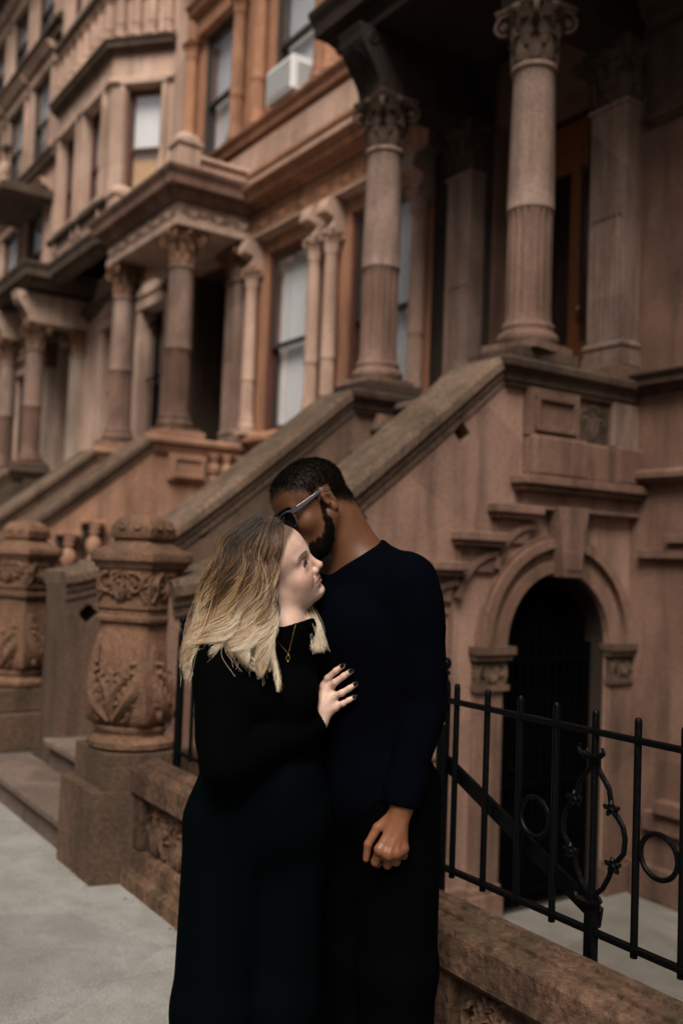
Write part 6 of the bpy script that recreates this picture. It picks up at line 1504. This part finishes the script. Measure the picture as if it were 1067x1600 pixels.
# sweater
FK = Field(); woman_torso(FK, 0.009)
hose(FK, wSR, wER, 0.056, 0.050, 6, 0.006, 11, 0.03); hose(FK, wER, wWR, 0.049, 0.034, 7, 0.006, 12, 0.02); hose(FK, wSL, wEL, 0.055, 0.047, 5, 0.005, 13, 0.03); hose(FK, wEL, wWL, 0.046, 0.034, 5, 0.005, 14, 0.02)
FK.cone(w_n0 - A(0, 0, 0.02), w_n0 + (w_n1 - w_n0)*0.5, 0.072, 0.0585, 0.03); FK.cone(w_n0, w_n0 + A(0.028, -0.028, 0.03), 0.064, 0.05, 0.03)
FK.half(w_n0 + A(0, 0, 0.043), A(0.10, -0.38, 0.92), w_n0 + A(0.0, -0.02, 0.145), 0.125, 0.005)
dd = (ww - wER)/np.linalg.norm(ww - wER); FK.half(wWR + dd*0.012, dd + A(0.0, 0, 0.25), wWR + dd*0.085 + A(0, 0, 0.02), 0.085, 0.003)
dl = (wWL - wEL)/np.linalg.norm(wWL - wEL); FK.half(wWL, dl, wWL + dl*0.08, 0.085, 0.003)
FK.half((-0.16, 2.33, 0.985), (0, 0, -1), (-0.16, 2.33, 0.72), 0.36, 0.006)
FK.ops.append(('n', fold_noise(0.0035, 14, 6, 0.8), None, None, None))
V_, Q_ = skin(FK, (-0.42, 2.02, 0.7), (0.34, 2.80, 1.5), 0.0045); KW.mesh('sweater', relax(V_, Q_, 1), Q_, M['knit_black'])
FT = trousers((wHR, wHL), (wKR, wKL), (wAR - A(0, 0, 0.05), wAL - A(0, 0, 0.05)), 0.100, ((-0.168, 2.335, 0.89), (0.124, 0.168, 0.14), (-0.166, 2.335, 0.98), (0.114, 0.146, 0.11)), 1.05, 33, 0.105, 0.098, w_rot)
V_, Q_ = skin(FT, (-0.45, 2.1, -0.02), (0.08, 2.6, 1.12), 0.005); KW.mesh('trousers', relax(V_, Q_, 1), Q_, M['teal_twill'])
shoe(KW, wAR, w_fw, 0.215, 0.04); shoe(KW, wAL, w_fw, 0.215, 0.04)
# dark nails, rings, necklace
for k, p in list(wf.items()) + [('thumb', th)]:
    d = p[-1] - p[-2]; d = d/np.linalg.norm(d); r_ = rf.get(k, 0.008)*0.73
    nrm = A(-0.15, -1, 0.25); nrm -= d*(nrm @ d); nrm /= np.linalg.norm(nrm); sd = np.cross(d, nrm); c = p[-1] + d*r_*0.25
    b = MB(); rows = []
    for i in range(6):
        u = -1.0 + 2.25*i/5; wv_ = math.sqrt(max(0.0, 1 - (max(0, u - 0.3)/1.0)**2))*0.80
        for j in range(7):
            a = (-1 + j/3)*1.0*wv_; rows.append(c + d*u*r_*0.95 + sd*math.sin(a)*r_*1.05 + nrm*(math.cos(a)*r_*1.10 - 0.06*r_*max(0, u)))
    b.add(rows, [(i*7 + j, i*7 + j + 1, (i + 1)*7 + j + 1, (i + 1)*7 + j) for i in range(5) for j in range(6)]); KW.mb('fingernail', b, M['polish'])
for k, t in (('ring', 0.42), ('pinky', 0.30)):
    p0, p1 = wf[k][0], wf[k][1]; c = p0 + (p1 - p0)*t; d = (p1 - p0)/np.linalg.norm(p1 - p0); e1 = np.cross(d, A(0, 0, 1)); e1 /= np.linalg.norm(e1); e2 = np.cross(d, e1); r_ = rf[k]*1.03
    b = MB(); b.tube([tuple(c + e1*math.cos(2*PI*i/28)*r_ + e2*math.sin(2*PI*i/28)*r_) for i in range(29)], 0.0011, 6)
    if k == 'ring':
        for i in range(-2, 3): a = math.atan2(-e2[1], -e1[1]) + i*0.28; b.ball(tuple(c + (e1*math.cos(a) + e2*math.sin(a))*(r_ + 0.0012)), 0.0016, 6, 5)
    KW.mb('finger_ring', b, M['gold'])
def on_chest(r, z): return A(r, surf(FK, r, z, 2.0, 2.5) - 0.0015, z)
ch = [on_chest(-0.163 + 0.052*t, 1.338 - 0.055*t**1.0) for t in np.linspace(0, 1, 14)] + [on_chest(-0.111 + 0.016*t, 1.283 + 0.08*t) for t in np.linspace(0, 1, 14)][1:]
b = MB(); b.tube([tuple(p) for p in ch], 0.00065, 5); nk = KW.mb('necklace', b, M['gold'])
pp = on_chest(-0.1115, 1.279); b = MB(); b.tube([tuple(pp + A(0.0042*math.sin(2*PI*i/20), -0.001, -0.006 - 0.006*math.cos(2*PI*i/20)*-1)) for i in range(21)], 0.0011, 6); b.ball(tuple(pp + A(0, -0.001, -0.0145)), 0.0022, 8, 6); b.ball(tuple(pp + A(0, -0.001, 0.0015)), 0.0018, 8, 6); KW.mb('pendant', b, M['gold'], True, nk)
# ------------------------------------------------------------------ her hair
GUIDE = np.array([[(-0.1423, 2.3, 1.5872), (-0.1425, 2.262, 1.5374), (-0.1471, 2.25, 1.4845), (-0.1563, 2.245, 1.4246), (-0.1621, 2.235, 1.3655), (-0.1667, 2.215, 1.3007), (-0.1443, 2.2, 1.2088)], [(-0.1541, 2.29, 1.591), (-0.1703, 2.25, 1.5361), (-0.1758, 2.238, 1.4761), (-0.1788, 2.235, 1.4093), (-0.1873, 2.225, 1.3504), (-0.207, 2.215, 1.3138), (-0.2351, 2.21, 1.2986)], [(-0.1664, 2.29, 1.592), (-0.1972, 2.25, 1.5351), (-0.208, 2.235, 1.4675), (-0.2126, 2.235, 1.4006), (-0.2186, 2.22, 1.3349), (-0.2246, 2.21, 1.2917), (-0.1693, 2.2, 1.2512)], [(-0.1806, 2.295, 1.5932), (-0.228, 2.255, 1.5416), (-0.246, 2.24, 1.4735), (-0.2576, 2.24, 1.3987), (-0.2764, 2.235, 1.3317), (-0.307, 2.23, 1.3015), (-0.3293, 2.235, 1.2561)], [(-0.1917, 2.3, 1.593), (-0.258, 2.28, 1.5456), (-0.2788, 2.265, 1.4721), (-0.2899, 2.26, 1.3967), (-0.311, 2.25, 1.3294), (-0.3303, 2.245, 1.2772), (-0.3342, 2.24, 1.2157)], [(-0.2035, 2.33, 1.5924), (-0.2809, 2.32, 1.541), (-0.3028, 2.31, 1.4708), (-0.3149, 2.3, 1.3941), (-0.3257, 2.29, 1.326), (-0.3325, 2.27, 1.2748), (-0.3347, 2.26, 1.2236)], [(-0.21, 2.37, 1.5907), (-0.287, 2.4, 1.5346), (-0.3072, 2.41, 1.4539), (-0.3155, 2.4, 1.3821), (-0.3214, 2.37, 1.3205), (-0.3243, 2.33, 1.2695), (-0.3291, 2.3, 1.2343)]]); FAR = np.array([[(-0.1272, 2.36, 1.5902), (-0.0992, 2.41, 1.5498), (-0.0904, 2.42, 1.4779), (-0.0805, 2.41, 1.3983), (-0.0635, 2.395, 1.3441), (-0.0522, 2.385, 1.3058), (-0.045, 2.38, 1.2861)], [(-0.1469, 2.37, 1.5946), (-0.1238, 2.42, 1.5491), (-0.1161, 2.42, 1.4769), (-0.1024, 2.4, 1.3979), (-0.0806, 2.385, 1.3441), (-0.0662, 2.375, 1.3061), (-0.0573, 2.37, 1.2849)]])
FAR[:, 2:, 1] -= 0.03; FAR[:, 4:, 1] -= 0.035; FAR[:, 4:, 0] += 0.006; GUIDE[0, :4, 0] -= 0.014; GUIDE[1, :3, 0] -= 0.008; GUIDE[0, :4, 1] -= 0.004
def bez(P, t):
    """Catmull-Rom through the rows of P at parameters t in [0,1]"""
    n = len(P) - 1; x = np.clip(t*n, 0, n - 1e-6); i = x.astype(int); u = (x - i)[:, None]
    p0, p1, p2, p3 = P[np.clip(i - 1, 0, n)], P[i], P[i + 1], P[np.clip(i + 2, 0, n)]
    return 0.5*((2*p1) + (p2 - p0)*u + (2*p0 - 5*p1 + 4*p2 - p3)*u*u + (3*p1 - p0 - 3*p2 + p3)*u**3)
def strand_at(G, s_, t):
    n = len(G) - 1; x = min(max(s_, 0), 0.99999)*n; i = int(x); u = x - i; return bez(G[i]*(1 - u) + G[i + 1]*u, t)
T = np.linspace(0, 1, 22)
st, rd = [], []
lock = []
nc = 58; clump = []
for i in range(nc):
    c = (i + RS.uniform(0, 1))/nc
    clump.append((c, 5.0*c + RS.uniform(-0.9, 0.9), RS.uniform(0.85, 1.15), RS.uniform(-1, 1, 3)*A(0.013, 0.018, 0.006), RS.uniform(0.80, 1.0) if i > 4 else 1.0, RS.uniform(0, 1)))
for c in ((0.0, 0.4, 1.0, A(0.0, -0.012, 0), 1.0, 0.9), (0.0, 1.6, 1.1, A(-0.006, -0.016, 0), 0.9, 0.6), (0.06, 0.8, 1.0, A(0.0, -0.016, 0), 1.0, 0.2), (0.17, 1.4, 1.0, A(0.0, -0.014, 0), 1.0, 0.95), (0.30, 2.2, 1.0, A(0, -0.016, 0), 1.0, 0.8)): clump.append(c)
def push_out(P):
    """keep hair outside the skull"""
    q = (P - wC) @ wB*100 - A(-0.9, 0, 3.2); rr = A(9.7, 8.0, 8.6); k = np.sqrt(((q/rr)**2).sum(1)); m = (k < 1) & (k > 0.2)
    if m.any(): q[m] = q[m]/k[m][:, None]; P[m] = wC + (((q + A(-0.9, 0, 3.2))*0.01) @ wB.T)[m]
    return P
for c_s, ph, fr, off, ln, tone in clump:
    amp = 0.005 + 0.019*sstep(0.15, 0.75, T)
    wv_ = np.stack([amp*np.sin(T*14.5*fr + ph), 0.7*amp*np.cos(T*14.5*fr + ph + 0.5), 0.3*amp*np.sin(T*14.5*fr + ph + 2)], 1)*sstep(0.10, 0.4, T)[:, None]
    for k in range(150):
        s_ = max(0.0, c_s + RS.normal(0, 0.020)); lk = ln*(1 - abs(RS.normal(0, 0.10)))
        g0 = strand_at(GUIDE, s_, T*lk); g1 = strand_at(GUIDE, c_s, T*lk)
        w = (0.15 + 0.78*sstep(0.05, 0.9, T*lk))[:, None]
        P = g0*(1 - w) + g1*w + off*(T**0.8)[:, None] + wv_
        P = P + RS.normal(0, 1, 3)*A(0.0058, 0.0085, 0.005)*(1.0 - 0.75*T[:, None])
        P = P + RS.normal(0, 0.0012, (1, 3))*np.sin(T*8 + RS.uniform(0, 6))[:, None]
        P[:, 1] += abs(RS.normal(0, 0.013))*np.sin(PI*np.clip(T, 0, 0.9))*0.8
        P = push_out(P); st.append(P); rd.append(0.00030*(1 - 0.6*T**3)*RS.uniform(0.7, 1.25)); lock.append(tone*1.45 - 0.35)
# crown on the far side of the parting, and the lock beyond her cheek
for k in range(1500):
    s_ = RS.uniform(0, 1); P = strand_at(FAR[:, :], s_, T*RS.uniform(0.74, 1.0)) + RS.normal(0, 1, 3)*A(0.0085, 0.012, 0.004)*(0.9 + 0.1*T[:, None]); P = P + (np.sin(T*8 + s_*3)*0.004)[:, None]*A(1, 0.3, 0)
    P = push_out(P); st.append(P); rd.append(0.00036*(1 - 0.5*T**3)); lock.append(0.55)
# crown: from the part over the back of the skull
for k in range(2600):
    s_ = RS.uniform(0.25, 1); g = strand_at(GUIDE, s_, T).copy(); a = RS.uniform(0, 1)
    g[:, 1] += 0.10*a*np.clip(1 - T*0.6, 0, 1)*sstep(0.0, 0.2, T) + 0.01; g = g + RS.normal(0, 0.005, 3)*T[:, None] + RS.normal(0, 1, 3)*A(0.004, 0.012, 0.003)
    g = g + np.stack([0.005*T*np.sin(T*11 + s_*9), 0*T, 0*T], 1); P = push_out(g); st.append(P); rd.append(0.00034*(1 - 0.5*T**3)); lock.append(RS.uniform(0, 0.5))
# flyaways
for k in range(170):
    s_ = RS.uniform(0.0, 1); P = strand_at(GUIDE, s_, T).copy(); d = RS.normal(0, 1, 3)*A(0.014, 0.012, 0.012); P = P + d*(T**1.2)[:, None] + A(-0.012, 0, 0.004)*RS.uniform(0, 1.6)*np.sin(PI*T)[:, None]*(s_ > 0.45); P = P + (np.sin(T*RS.uniform(5, 12) + RS.uniform(0, 6))*0.007)[:, None]*RS.normal(0, 1, 3)*T[:, None]
    P = push_out(P); st.append(P); rd.append(np.full(22, 0.00020)); lock.append(0.6)
KW.hair('hair', st, rd, M['hair_blonde'], None, lock)
